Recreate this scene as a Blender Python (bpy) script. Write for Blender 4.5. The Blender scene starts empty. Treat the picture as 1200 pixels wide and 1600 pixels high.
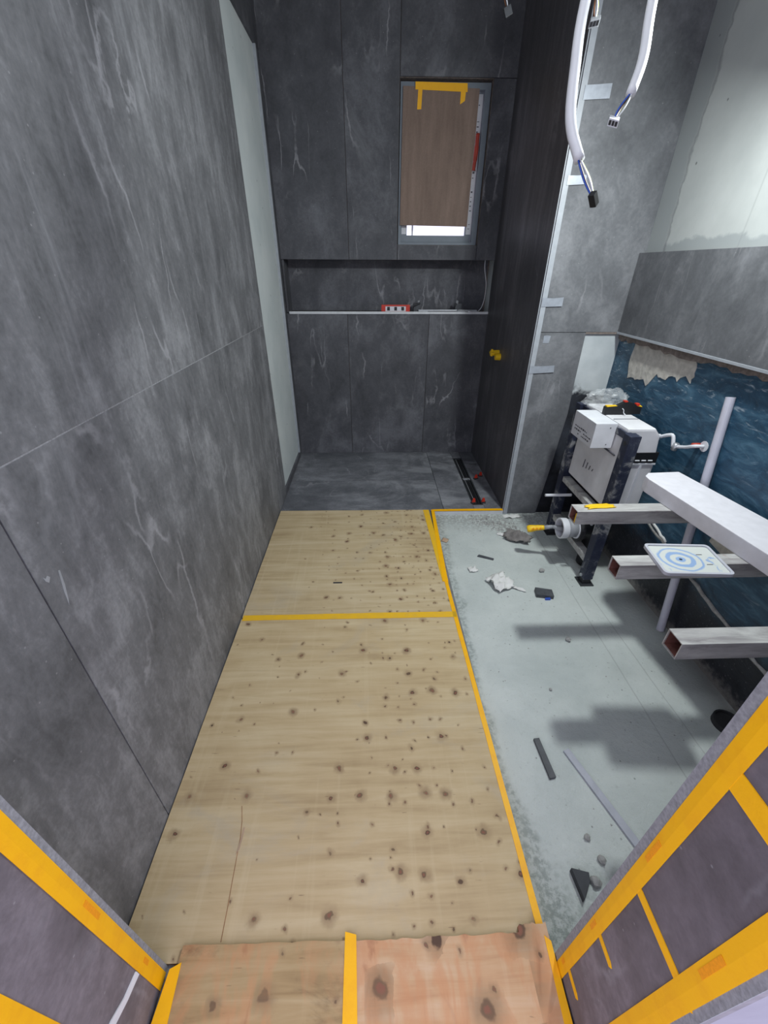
import bpy, bmesh, math, random
from mathutils import Vector, Matrix, noise as mnoise
random.seed(7)
SC = bpy.context.scene
COL = SC.collection

# ------------------------------------------------------------------ camera
H = 1.40
FPX = 633.0
def cam_axes(vp=(578, 418), vvp=(595, 1850)):
    fw = Vector((vp[0]-600, vp[1]-800, FPX)).normalized()
    dn = Vector((vvp[0]-600, vvp[1]-800, FPX)); dn -= fw*dn.dot(fw); dn.normalize()
    return dn.cross(fw), fw, -dn
RT, FW, UPV = cam_axes()
def c2w(v): return Vector((RT.dot(v), FW.dot(v), UPV.dot(v)))
cd = bpy.data.cameras.new('camera'); cam = bpy.data.objects.new('camera', cd); COL.objects.link(cam)
cd.sensor_fit = 'HORIZONTAL'; cd.sensor_width = 36.0; cd.lens = FPX/1200*36; cd.clip_start = 0.01
r, u, b = c2w(Vector((1,0,0))), c2w(Vector((0,-1,0))), -c2w(Vector((0,0,1)))
cam.matrix_world = Matrix(((r.x,u.x,b.x,0),(r.y,u.y,b.y,0),(r.z,u.z,b.z,H),(0,0,0,1)))
SC.camera = cam

# ------------------------------------------------------------------ world, lamps, exposure
w = bpy.data.worlds.new('world'); SC.world = w; w.use_nodes = True
bg = w.node_tree.nodes['Background']; bg.inputs[0].default_value = (0.80, 0.80, 1.0, 1); bg.inputs[1].default_value = 1.8
def lamp(name, loc, energy, radius, color):
    l = bpy.data.lights.new(name, 'POINT'); l.energy = energy; l.shadow_soft_size = radius; l.color = color
    o = bpy.data.objects.new(name, l); o.location = loc; COL.objects.link(o); return o
wl_ = bpy.data.lights.new('work_lamp', 'AREA'); wl_.shape = 'DISK'; wl_.size = 0.12; wl_.energy = 25; wl_.color = (0.94, 1.0, 0.99)
wlo = bpy.data.objects.new('work_lamp', wl_); COL.objects.link(wlo); wlo.location = (1.05, 1.39, 2.02)
wlo.rotation_euler = Vector((-0.55, 0.28, -0.78)).to_track_quat('-Z', 'Y').to_euler()
lamp('ceiling_lamp', (0.10, 0.75, 2.55), 13, 0.10, (0.90, 0.95, 1.0))
SC.view_settings.view_transform = 'Standard'; SC.view_settings.look = 'None'
SC.view_settings.gamma = 1.0; SC.view_settings.use_curve_mapping = False
SC.view_settings.exposure = 0.0

# ------------------------------------------------------------------ material helpers
def srgb(r, g, b):
    f = lambda c: (c/255/12.92) if c/255 <= 0.04045 else ((c/255+0.055)/1.055)**2.4
    return (f(r), f(g), f(b), 1)
class NT:
    def __init__(s, name):
        s.m = bpy.data.materials.new(name); s.m.use_nodes = True
        s.t = s.m.node_tree; s.bs = s.t.nodes['Principled BSDF']; s.out = s.t.nodes['Material Output']
    def link(s, a, b): s.t.links.new(a, b)
    def put(s, sock, v):
        if isinstance(v, bpy.types.NodeSocket): s.link(v, sock)
        elif isinstance(v, (int, float)) and sock.type in ('RGBA',): sock.default_value = (v, v, v, 1)
        else: sock.default_value = v
    def node(s, t, **kw):
        n = s.t.nodes.new(t)
        for k, v in kw.items(): setattr(n, k, v)
        return n
    def coord(s, which='Object', scale=(1,1,1), rand=0.0, rot=(0,0,0), off=(0,0,0)):
        tc = s.node('ShaderNodeTexCoord'); v = tc.outputs[which]
        if rand:
            oi = s.node('ShaderNodeObjectInfo')
            v = s.vmath('ADD', v, s.math('MULTIPLY', oi.outputs['Random'], rand))
        mp = s.node('ShaderNodeMapping'); s.link(v, mp.inputs[0])
        mp.inputs['Scale'].default_value = scale; mp.inputs['Rotation'].default_value = rot; mp.inputs['Location'].default_value = off
        return mp.outputs[0]
    def vmath(s, op, a, b):
        n = s.node('ShaderNodeVectorMath', operation=op); s.put(n.inputs[0], a)
        if isinstance(b, bpy.types.NodeSocket): s.link(b, n.inputs[1])
        else: n.inputs[1].default_value = b
        return n.outputs[0]
    def noise(s, vec, scale, detail=4, rough=0.55, dist=0.0, color=False):
        n = s.node('ShaderNodeTexNoise'); s.link(vec, n.inputs['Vector'])
        n.inputs['Scale'].default_value = scale; n.inputs['Detail'].default_value = detail
        n.inputs['Roughness'].default_value = rough; n.inputs['Distortion'].default_value = dist
        return n.outputs['Color' if color else 'Fac']
    def voro(s, vec, scale, feature='F1', rnd=1.0, dim='3D'):
        n = s.node('ShaderNodeTexVoronoi', feature=feature, voronoi_dimensions=dim); s.link(vec, n.inputs['Vector'])
        n.inputs['Scale'].default_value = scale; n.inputs['Randomness'].default_value = rnd
        return n
    def math(s, op, a, b=0.0, c=0.0, clamp=False):
        n = s.node('ShaderNodeMath', operation=op, use_clamp=clamp)
        s.put(n.inputs[0], a); s.put(n.inputs[1], b); s.put(n.inputs[2], c); return n.outputs[0]
    def step(s, v, a, b, lo=0.0, hi=1.0):
        n = s.node('ShaderNodeMapRange', interpolation_type='SMOOTHSTEP')
        s.put(n.inputs[0], v); s.put(n.inputs[1], a); s.put(n.inputs[2], b); s.put(n.inputs[3], lo); s.put(n.inputs[4], hi)
        return n.outputs[0]
    def ramp(s, v, stops):
        n = s.node('ShaderNodeValToRGB'); s.link(v, n.inputs[0]); e = n.color_ramp.elements
        while len(e) < len(stops): e.new(0.5)
        for i, (p, c) in enumerate(stops): e[i].position = p; e[i].color = c
        return n.outputs[0]
    def mix(s, f, a, b, blend='MIX'):
        n = s.node('ShaderNodeMix', data_type='RGBA', blend_type=blend)
        s.put(n.inputs[0], f); s.put(n.inputs[6], a); s.put(n.inputs[7], b); return n.outputs[2]
    def xyz(s, vec):
        n = s.node('ShaderNodeSeparateXYZ'); s.link(vec, n.inputs[0]); return n.outputs
    def bump(s, h, strength=0.3, dist=0.01):
        n = s.node('ShaderNodeBump'); n.inputs['Strength'].default_value = strength; n.inputs['Distance'].default_value = dist
        s.link(h, n.inputs['Height']); s.link(n.outputs[0], s.bs.inputs['Normal'])
    def fin(s, col=None, rough=None, metal=None, spec=None):
        if col is not None: s.put(s.bs.inputs['Base Color'], col)
        if rough is not None: s.put(s.bs.inputs['Roughness'], rough)
        if metal is not None: s.put(s.bs.inputs['Metallic'], metal)
        if spec is not None: s.put(s.bs.inputs['Specular IOR Level'], spec)
        return s.m

def plain(name, rgb, rough=0.6, var=0.12, scale=18, metal=0.0, bump=0.0, spec=None):
    t = NT(name); c = t.coord(); n = t.noise(c, scale, 4)
    base = srgb(*rgb)
    dark = tuple(x*(1-var) for x in base[:3])+(1,); lite = tuple(min(1, x*(1+var)) for x in base[:3])+(1,)
    if bump: t.bump(n, bump, 0.004)
    return t.fin(t.ramp(n, [(0.3, dark), (0.7, lite)]), rough, metal, spec)

def stone(name, streak=(5, 5, 1.0), rot=(0, 0, 0), dust=0.35, dark=(62,64,69), lite=(120,122,128), rough=0.5, vein=0.55, spec=0.35, grain=0.28, dlo=0.54):
    t = NT(name); c = t.coord(rand=13.0)
    cs = t.coord(scale=streak, rand=13.0, rot=rot)
    cloud = t.noise(c, 2.2, 7, 0.62, 0.7)
    st = t.noise(cs, 2.4, 7, 0.62, 0.5)
    fine = t.noise(c, 70, 4, 0.7)
    v = t.math('ADD', t.math('MULTIPLY', cloud, 0.5), t.math('MULTIPLY', st, 0.5))
    md = t.noise(t.coord(scale=tuple(0.4+x*0.6 for x in streak), rand=13.0, rot=rot, off=(2, 7, 1)), 9, 6, 0.72, 0.6)
    v = t.math('ADD', v, t.math('MULTIPLY', t.math('SUBTRACT', md, 0.5), grain))
    v = t.math('ADD', v, t.math('MULTIPLY', t.math('SUBTRACT', fine, 0.5), 0.20))
    mid = tuple((a+b)/2-4 for a, b in zip(dark, lite))
    col = t.ramp(v, [(0.34, srgb(*dark)), (0.5, srgb(*mid)), (0.66, srgb(*lite))])
    # thin pale veins
    for k, (sc, wd, off, seed, rx, ry) in enumerate([(1.5, 0.010, 0.50, 3.1, 0.75, 0.6), (2.2, 0.010, 0.46, 9.7, -0.9, 0.9), (1.2, 0.006, 0.54, 17.0, 1.35, -1.2)]):
        cv = t.coord(rand=13.0, off=(seed, seed*0.7, seed*1.3), scale=(1.5, 1.5, 0.30), rot=(rx, ry, 0))
        wv = t.math('MULTIPLY', t.math('SUBTRACT', t.noise(t.coord(rand=13.0), 16, 5, 0.6), 0.5), 0.05)
        n = t.math('ADD', t.noise(cv, sc, 3, 0.5, 0.25), wv)
        line = t.step(t.math('ABSOLUTE', t.math('SUBTRACT', n, off)), 0.0, wd, 1, 0)
        mask = t.step(t.noise(t.coord(rand=13.0, off=(seed*2, 1, 4)), 2.6, 4), 0.53, 0.68)
        col = t.mix(t.math('MULTIPLY', t.math('MULTIPLY', line, mask), vein), col, srgb(172, 172, 177))
    # dusty smears
    d = t.step(t.noise(t.coord(scale=streak, rand=9.0, rot=rot, off=(5, 2, 8)), 1.3, 8, 0.7, 0.8), dlo, dlo+0.2, 0, dust)
    col = t.mix(d, col, srgb(150, 152, 157))
    sp = t.voro(t.coord(rand=5.0), 26).outputs['Distance']
    col = t.mix(t.step(sp, 0.03, 0.07, 0.35, 0), col, srgb(175, 175, 178))
    t.bump(fine, 0.12, 0.002)
    return t.fin(col, t.math('ADD', rough, t.math('MULTIPLY', cloud, 0.15)), None, spec)

M = {}
M['stone_left'] = stone('stone_left', (1.2, 3.4, 1.0), (math.radians(14), 0, 0), 0.5, (84,85,88), (146,147,151), 0.55, 0.5, 0.35, 0.36)  # same tile as the back wall, lamp light mixed in as a lighter tone
M['stone_back'] = stone('stone_back', (2, 2, 1.2), (0, 0, 0), 0.3, (66,67,72), (108,109,115), 0.6, 0.5)
M['stone_shower'] = stone('stone_shower', (2, 7, 0.7), (0, 0, 0), 0.3, (66,66,70), (108,106,110), 0.38, 0.15)
M['stone_front'] = stone('stone_front', (2, 2, 1.4), (0, 0.3, 0), 0.4, (84,86,90), (128,130,134), 0.6, 0.35)  # same tile again, its lamp-lit face painted lighter than the shower side
M['stone_floor'] = stone('stone_floor', (1.3, 2.2, 1), (0, 0, 0.2), 0.9, (78,80,86), (132,134,140), 0.6, 0.4, dlo=0.47)
M['stone_jamb'] = stone('stone_jamb', (1, 2.5, 2.5), (0.8, 0, 0), 0.45, (90,85,90), (138,131,138), 0.55, 0.35)
M['stone_cut'] = plain('stone_cut_edge', (140,141,145), 0.8, 0.25, 160)
M['trim'] = plain('trim_metal', (158,163,170), 0.45, 0.08, 30)
M['white_trim'] = plain('white_trim', (205,208,212), 0.5, 0.08, 30)
M['adhesive'] = plain('tile_adhesive', (122,112,106), 0.95, 0.3, 60, bump=0.6)
M['ceiling'] = plain('ceiling_plaster', (205,207,208), 0.9, 0.05, 6)
M['black'] = plain('black_plastic', (26,27,30), 0.5, 0.2)
M['rubber'] = plain('dark_rubber', (44,45,48), 0.7, 0.25, 40)
M['grey_plastic'] = plain('grey_plastic', (150,153,158), 0.55, 0.1)
M['white'] = plain('white_plastic', (214,216,222), 0.5, 0.06)
M['tank'] = plain('tank_polystyrene', (212,212,216), 0.75, 0.10, 9)
M['white_pipe'] = plain('pvc_pipe', (196,196,210), 0.4, 0.06)
M['foam'] = plain('foam_board', (222,221,228), 0.9, 0.05, 30, bump=0.15)
M['conduit'] = plain('conduit_white', (235,236,240), 0.5, 0.03)
M['blue_wire'] = plain('blue_wire', (50,90,190), 0.45, 0.05)
M['brown_wire'] = plain('brown_wire', (110,70,45), 0.45, 0.05)
M['yellow_wire'] = plain('yellow_wire', (190,200,80), 0.45, 0.05)
M['navy'] = plain('navy_paint', (36,42,62), 0.5, 0.35, 14)
def m_navy():
    t = NT('navy_dusty'); c = t.coord(); n = t.noise(c, 12, 7, 0.7, 0.4)
    return t.fin(t.ramp(n, [(0.42, srgb(30,36,58)), (0.52, srgb(48,54,72)), (0.58, srgb(120,122,126)), (0.70, srgb(170,170,172))]), 0.6)
M['navy'] = m_navy()
M['red'] = plain('red_plastic', (196,52,34), 0.45, 0.12)
M['dull_red'] = plain('dull_red_plastic', (170,60,45), 0.6, 0.2)
M['yellow'] = plain('yellow_plastic', (240,196,20), 0.45, 0.08)
M['steel'] = plain('brushed_steel', (190,193,198), 0.35, 0.1, 40, 0.6)
M['dark_metal'] = plain('dark_metal', (58,60,64), 0.5, 0.25, 40, 0.3)
M['paper'] = plain('white_paper', (222,222,220), 0.9, 0.08)
M['grey_cloth'] = plain('grey_cloth', (128,124,122), 0.95, 0.3, 30, bump=0.4)
M['mortar'] = plain('mortar_crumb', (160,160,158), 0.95, 0.25, 60)
M['patch'] = plain('mortar_patch', (188,184,176), 0.95, 0.2, 34, bump=0.9)
M['slate'] = plain('slate_offcut', (74,77,82), 0.6, 0.25, 30)
M['dark_slate'] = plain('dark_slate', (48,51,58), 0.6, 0.25, 30)
M['strip'] = plain('aluminium_strip', (170,173,184), 0.5, 0.1, 30)
M['film'] = plain('protective_film', (205,208,214), 0.5, 0.08, 20)
M['frame_grey'] = plain('window_frame_grey', (112,122,132), 0.5, 0.06)
M['grey_mark'] = plain('grey_print', (84,84,92), 0.7, 0.05)
M['cement_grey'] = plain('cement_screed', (120,122,122), 0.95, 0.2, 20, bump=0.3)
M['hall_plaster'] = plain('hall_plaster', (150,146,158), 0.9, 0.08, 8)
M['torn_paper'] = plain('torn_brown_paper', (178,152,128), 0.9, 0.1)

def m_tape(name, rgb, pale):
    t = NT(name); c = t.coord(rand=7); n = t.noise(c, 22, 5, 0.6); n2 = t.noise(c, 160, 2)
    col = t.mix(t.step(n, 0.42, 0.7, 0, 0.7), srgb(*rgb), srgb(*pale))
    t.bump(t.math('ADD', n, t.math('MULTIPLY', n2, 0.3)), 0.25, 0.003)
    return t.fin(col, 0.5, None, 0.4)
M['tape'] = m_tape('yellow_tape', (252,186,6), (244,172,14))
M['tape_pale'] = m_tape('thin_yellow_tape', (236,186,40), (224,178,66))
M['tape_print'] = plain('orange_print', (246,156,4), 0.5, 0.1, 300)
M['duct'] = plain('silver_tape', (158,164,174), 0.35, 0.12, 40, 0.2)

def m_plaster():
    t = NT('wall_plaster'); c = t.coord()
    n = t.noise(c, 3, 7, 0.6, 0.3); f = t.noise(c, 40, 4, 0.6)
    col = t.ramp(n, [(0.3, srgb(196,205,206)), (0.7, srgb(216,222,222))])
    sp = t.voro(c, 11).outputs['Distance']
    col = t.mix(t.step(sp, 0.03, 0.09, 0.55, 0), col, srgb(120,124,126))
    t.bump(f, 0.2, 0.003)
    return t.fin(col, 0.9)
M['plaster'] = m_plaster()

def m_right_wall():
    t = NT('right_wall_coating'); c = t.coord(); p = t.xyz(c)
    n = t.noise(c, 5, 7, 0.65, 0.4); f = t.noise(c, 45, 4, 0.6); big = t.noise(c, 2.2, 5, 0.6)
    # brush strokes of the blue membrane
    cb = t.coord(scale=(1, 2.6, 6.5), rot=(0.75, 0, 0)); br = t.noise(cb, 2.6, 8, 0.68, 1.2)
    blue = t.ramp(br, [(0.26, srgb(28,52,72)), (0.5, srgb(46,80,104)), (0.74, srgb(84,120,142))])
    chalk = t.step(t.noise(t.coord(scale=(1, 2.2, 9), rot=(0.5, 0, 0), off=(3, 3, 3)), 5, 8, 0.72, 1.2), 0.55, 0.72)
    topw = t.step(p[2], 0.72, 1.05); farw = t.step(p[1], 1.75, 2.3)
    chalk = t.math('MULTIPLY', chalk, t.math('ADD', 0.22, t.math('ADD', t.math('MULTIPLY', topw, 0.5), t.math('MULTIPLY', farw, 0.75))), clamp=True)
    blue = t.mix(chalk, blue, srgb(186,198,206))
    # black bitumen near the floor, speckled
    blk = t.ramp(n, [(0.35, srgb(22,23,30)), (0.62, srgb(44,46,54)), (0.8, srgb(96,95,96))])
    sp = t.voro(c, 60).outputs['Distance']; blk = t.mix(t.step(sp, 0.08, 0.2, 0.45, 0), blk, srgb(120,120,122))
    # the black coat rises towards the far end of the wall
    edge = t.math('ADD', 0.24, t.math('MULTIPLY', t.math('SUBTRACT', n, 0.5), 0.35))
    lim = t.math('SUBTRACT', p[2], edge)
    col = t.mix(t.step(lim, -0.05, 0.10), blk, blue)
    dustf = t.step(t.math('ADD', p[2], t.math('MULTIPLY', t.math('SUBTRACT', f, 0.5), 0.10)), -0.03, 0.035, 0.75, 0)
    col = t.mix(dustf, col, srgb(140,138,134))
    # plaster above the tile band
    pl = t.ramp(big, [(0.3, srgb(174,179,178)), (0.7, srgb(196,200,198))])
    ny = t.math('ADD', p[1], t.math('MULTIPLY', t.math('SUBTRACT', n, 0.5), 0.10))
    nz = t.math('ADD', p[2], t.math('MULTIPLY', t.math('SUBTRACT', n, 0.5), 0.12))
    g1 = t.step(ny, 2.20, 2.215); g2 = t.step(nz, 1.525, 1.51)
    g = t.math('MAXIMUM', g1, t.math('SUBTRACT', 1.0, t.step(nz, 1.50, 1.515)))
    pl = t.mix(t.math('MULTIPLY', g, 0.75), pl, srgb(148,154,156))
    edgeline = t.math('MULTIPLY', t.step(t.math('ABSOLUTE', t.math('SUBTRACT', ny, 2.20)), 0.0, 0.012, 0.6, 0), 1.0)
    pl = t.mix(edgeline, pl, srgb(118,122,124))
    sp2 = t.voro(c, 9).outputs['Distance']; pl = t.mix(t.step(sp2, 0.03, 0.06, 0.8, 0), pl, srgb(96,98,98))
    seam = t.step(t.math('ABSOLUTE', t.math('SUBTRACT', t.math('ADD', p[1], t.math('MULTIPLY', p[2], 0.02)), 1.78)), 0, 0.006, 0.35, 0)
    pl = t.mix(seam, pl, srgb(140,144,144))
    col = t.mix(t.step(p[2], 1.2, 1.21), col, pl)
    h = t.math('ADD', t.math('MULTIPLY', br, t.step(p[2], 1.1, 1.2, 0.9, 0.05)), t.math('MULTIPLY', f, t.step(p[2], 1.1, 1.2, 0.35, 0.12)))
    t.bump(h, 0.35, 0.012)
    return t.fin(col, t.step(p[2], 1.1, 1.3, 0.42, 0.9), None, 0.4)
M['right_wall'] = m_right_wall()

def m_partition():
    t = NT('partition_render'); c = t.coord(); p = t.xyz(c)
    n = t.noise(c, 7, 7, 0.65, 0.3)
    wh = t.ramp(t.noise(c, 4, 6), [(0.35, srgb(170,178,182)), (0.7, srgb(206,211,213))])
    blk = t.ramp(n, [(0.35, srgb(18,20,26)), (0.7, srgb(52,56,66))])
    e = t.math('ADD', p[2], t.math('MULTIPLY', t.math('SUBTRACT', n, 0.5), 0.30))
    e = t.math('ADD', e, t.math('MULTIPLY', t.math('SUBTRACT', p[0], 1.16), 0.2))
    col = t.mix(t.step(e, 0.78, 0.84), blk, wh)
    t.bump(n, 0.3, 0.006)
    return t.fin(col, 0.85)
M['partition'] = m_partition()

def m_concrete():
    t = NT('screed_floor'); c = t.coord(); p = t.xyz(c)
    n = t.noise(c, 3.2, 8, 0.62, 0.3); f = t.noise(c, 60, 5, 0.65); g = t.noise(c, 240, 2)
    col = t.ramp(n, [(0.3, srgb(182,190,188)), (0.7, srgb(206,212,209))])
    col = t.mix(t.step(f, 0.58, 0.75, 0, 0.35), col, srgb(150,156,154))
    # darker mottled edge beside the boards, wider near the door
    wdt = t.math('ADD', 0.015, t.step(p[1], 0.75, 0.28, 0, 0.06))
    ex = t.math('ADD', p[0], t.math('MULTIPLY', t.math('SUBTRACT', n, 0.5), 0.16))
    edge_dark = t.step(t.math('SUBTRACT', ex, t.math('ADD', 0.41, wdt)), 0.0, 0.03, 0.5, 0)
    edge_dark = t.math('MULTIPLY', edge_dark, t.step(f, 0.40, 0.60, 0.2, 1))
    col = t.mix(edge_dark, col, srgb(112,120,116))
    near = t.math('MULTIPLY', t.step(t.math('ADD', p[1], t.math('MULTIPLY', n, 0.3)), 0.72, 0.42, 0, 1), t.step(f, 0.38, 0.62))
    col = t.mix(t.math('MULTIPLY', near, 0.42), col, srgb(130,142,134))
    # darker floor along the right wall, uneven edge
    rw = t.math('MULTIPLY', t.step(t.math('ADD', p[0], t.math('MULTIPLY', n, 0.14)), 1.30, 1.43), 0.6)
    col = t.mix(rw, col, srgb(96,94,92))
    # hairline trowel joints parallel to the wall
    for x0, k in ((1.16, -0.035), (1.02, 0.0)):
        ln = t.math('ABSOLUTE', t.math('SUBTRACT', t.math('ADD', p[0], t.math('MULTIPLY', t.math('SUBTRACT', n, 0.5), 0.012)), t.math('ADD', x0, t.math('MULTIPLY', p[1], k))))
        col = t.mix(t.step(ln, 0, 0.004, 0.35, 0), col, srgb(120,124,124))
    pit = t.voro(c, 34).outputs['Distance']; pm = t.step(t.noise(c, 6, 3), 0.52, 0.62)
    col = t.mix(t.math('MULTIPLY', t.step(pit, 0.06, 0.14, 0.7, 0), pm), col, srgb(112,116,114))
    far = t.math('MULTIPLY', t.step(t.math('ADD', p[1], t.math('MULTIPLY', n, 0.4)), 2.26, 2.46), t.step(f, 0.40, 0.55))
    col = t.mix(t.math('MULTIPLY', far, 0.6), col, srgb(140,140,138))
    t.bump(t.math('ADD', t.math('MULTIPLY', n, 1.0), t.math('ADD', t.math('MULTIPLY', f, 0.35), t.math('MULTIPLY', g, 0.08))), 0.7, 0.014)
    return t.fin(col, 0.9, None, 0.25)
M['concrete'] = m_concrete()

def m_ply(name, base, lite, dark, stain, pink=0.0, gx=0.0, gsz=1.0, stain_amt=0.45, kr=1.0, ns=1.0):
    t = NT(name); c = t.coord(rand=11.0); gen = t.xyz(t.coord('Generated'))
    gr = t.noise(t.coord(scale=(1.1, 16, 1), rand=11.0), 2.2, 6, 0.6, 0.4)
    gr2 = t.noise(t.coord(scale=(14, 0.6, 1), rand=3.0), 2.0, 4, 0.6)
    cl = t.noise(c, 3.0, 6, 0.6, 0.5)
    v = t.math('ADD', t.math('MULTIPLY', gr, 0.6), t.math('MULTIPLY', cl, 0.4))
    col = t.ramp(v, [(0.3, srgb(*dark)), (0.48, srgb(*base)), (0.68, srgb(*lite))])
    col = t.mix(t.step(gr2, 0.55, 0.75, 0, 0.35), col, srgb(*lite))
    st = t.step(t.noise(t.coord(rand=17.0, scale=(1, 1.5, 1)), 2.6*ns, 8, 0.65, 0.6), 0.52, 0.72, 0, stain_amt)
    col = t.mix(st, col, srgb(*stain))
    if pink:
        a = t.noise(t.coord(rand=23.0, scale=(1.9, 0.8, 1)), 5.0, 5, 0.55, 1.2)
        col = t.mix(t.math('MULTIPLY', t.step(a, 0.44, 0.58), pink), col, srgb(200,142,100))
        col = t.mix(t.math('MULTIPLY', t.step(a, 0.58, 0.68), pink*0.8), col, srgb(150,92,66))
        b2 = t.step(t.math('ABSOLUTE', t.math('SUBTRACT', t.noise(t.coord(rand=29.0), 3, 2, 0.5, 2.2), 0.5)), 0, 0.02, 0.35*pink, 0)
        b2 = t.math('MULTIPLY', b2, t.step(t.noise(t.coord(rand=37.0), 5, 2), 0.5, 0.65))
        col = t.mix(b2, col, srgb(140,98,80))
    # pin knots, bigger and denser towards the right side of the sheet
    for sc, r0, keep, seed, amt in ((11.0*gsz, 0.075*kr, 0.42, 1.3, 1.0), (19.0*gsz, 0.06, 0.35, 6.1, 0.8)):
        wob = t.vmath('SUBTRACT', t.noise(c, 30, 3, color=True), (0.5, 0.5, 0.5))
        wsc = t.node('ShaderNodeVectorMath', operation='SCALE'); t.link(wob, wsc.inputs[0]); wsc.inputs[3].default_value = 0.028
        cv = t.vmath('ADD', t.coord(rand=11.0, off=(seed, seed, 0), scale=(1, 1, 0.0)), wsc.outputs[0])
        vn = t.voro(cv, sc, rnd=0.75, dim='2D'); d = vn.outputs['Distance']; cr = t.xyz(vn.outputs['Color'])
        on = t.math('GREATER_THAN', t.math('ADD', cr[0], t.math('MULTIPLY', t.math('SUBTRACT', gen[0], 0.5), 0.55+gx)), 1-keep)
        rad = t.math('MULTIPLY', r0, t.math('ADD', t.math('ADD', 0.25, t.math('MULTIPLY', gen[0], 0.35)), t.math('MULTIPLY', cr[1], 0.6)))
        rr = t.math('DIVIDE', d, rad)
        halo = t.math('MULTIPLY', t.math('MULTIPLY', t.step(rr, 0.6, 4.2, 0.75*amt, 0), on), t.step(gr, 0.3, 0.6, 0.4, 1))
        col = t.mix(halo, col, srgb(138,112,84))
        ring = t.math('MULTIPLY', t.step(rr, 0.85, 1.35, 1, 0), on)
        col = t.mix(t.math('MULTIPLY', ring, t.math('MULTIPLY', t.math('ADD', 0.35, t.math('MULTIPLY', cr[2], 0.6)), amt)), col, srgb(80,60,50))
        core = t.math('MULTIPLY', t.step(rr, 0.35, 0.75, 1, 0), on)
        col = t.mix(t.math('MULTIPLY', t.math('MULTIPLY', core, 0.8*amt), t.math('GREATER_THAN', cr[1], 0.55)), col, srgb(140,92,74))
    # short dark splits along the grain
    sp = t.noise(t.coord(scale=(7, 60, 1), rand=31.0), 3.0, 2, 0.5)
    col = t.mix(t.step(sp, 0.72, 0.78, 0, 0.5), col, srgb(104,80,60))
    t.bump(v, 0.25, 0.003)
    return t.fin(col, 0.72, None, 0.3)
M['ply'] = m_ply('plywood_tan', (192,170,132), (208,190,154), (168,145,109), (172,164,150))
M['ply_far'] = m_ply('plywood_pale', (192,172,136), (208,192,160), (168,146,112), (178,166,146), gx=0.5, gsz=1.15)
M['ply_door_l'] = m_ply('plywood_stained', (170,144,104), (190,168,130), (128,102,70), (96,76,56), pink=0.45, gsz=0.75, stain_amt=0.85, kr=1.9, ns=2.2)
M['ply_door_r'] = m_ply('plywood_pink', (200,162,124), (212,184,152), (176,128,94), (192,160,140), pink=0.55, gsz=0.75, stain_amt=0.4, kr=1.9, ns=2.2)
M['ply_edge'] = plain('plywood_edge', (150,112,78), 0.9, 0.25, 60)

def m_board():
    t = NT('brown_hardboard'); n = t.noise(t.coord(scale=(6, 1, 1.0)), 3, 6, 0.65); f = t.noise(t.coord(), 140, 2)
    v = t.math('ADD', t.math('MULTIPLY', n, 0.8), t.math('MULTIPLY', f, 0.2))
    return t.fin(t.ramp(v, [(0.3, srgb(112,94,84)), (0.7, srgb(142,122,110))]), 0.8)
M['hardboard'] = m_board()
def m_galv():
    t = NT('galvanised_tube'); c = t.coord(rand=5); n = t.noise(t.coord(scale=(1.2, 6, 6), rand=5), 5, 6, 0.65, 0.5)
    col = t.ramp(n, [(0.3, srgb(140,136,138)), (0.6, srgb(196,196,194)), (0.8, srgb(214,214,210))])
    col = t.mix(t.step(t.noise(c, 16, 5, 0.6), 0.64, 0.74, 0, 0.4), col, srgb(140,100,84))
    return t.fin(col, 0.6, 0.15)
M['galv'] = m_galv()
M['rust'] = plain('rusty_inside', (112,70,62), 0.9, 0.35, 40, bump=0.4)
def m_bag():
    t = NT('clear_plastic'); t.bs.inputs['Base Color'].default_value = (0.85, 0.88, 0.9, 1)
    t.bs.inputs['Roughness'].default_value = 0.25; t.bs.inputs['Alpha'].default_value = 0.17
    return t.m
M['bag'] = m_bag()
def m_glass():
    t = NT('window_glass'); t.bs.inputs['Base Color'].default_value = (0.95, 0.97, 1, 1)
    t.bs.inputs['Roughness'].default_value = 0.02; t.bs.inputs['Alpha'].default_value = 0.12
    return t.m
M['glass'] = m_glass()
def m_flush():
    t = NT('flush_plate_rings'); c = t.coord(); p = t.xyz(c)
    x = t.math('ADD', p[0], 0.02); d = t.math('SQRT', t.math('ADD', t.math('POWER', x, 2), t.math('POWER', t.math('MULTIPLY', p[1], 1.15), 2)))
    d = t.math('ADD', d, t.math('MULTIPLY', t.math('SUBTRACT', t.noise(c, 30, 3), 0.5), 0.012))
    s = t.step(t.math('SINE', t.math('MULTIPLY', d, 210)), -0.3, 0.4)
    inr = t.step(d, 0.064, 0.070, 1, 0)
    col = t.mix(t.math('MULTIPLY', s, inr), srgb(214,218,214), srgb(150,178,218))
    e = t.math('MULTIPLY', t.step(t.noise(c, 24, 4, 0.6, 1.0), 0.6, 0.66), t.step(d, 0.062, 0.072))
    col = t.mix(e, col, srgb(150,176,216))
    col = t.mix(t.step(d, 0.003, 0.005, 1, 0), col, srgb(40,44,50))
    return t.fin(col, 0.3)
M['flush'] = m_flush()
M['flush_rim'] = plain('flush_plate_rim', (196,198,208), 0.3, 0.05)
def m_white_strip():
    return plain('white_foam_strip', (226,228,234), 0.7, 0.06)
M['foam_strip'] = m_white_strip()

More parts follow.
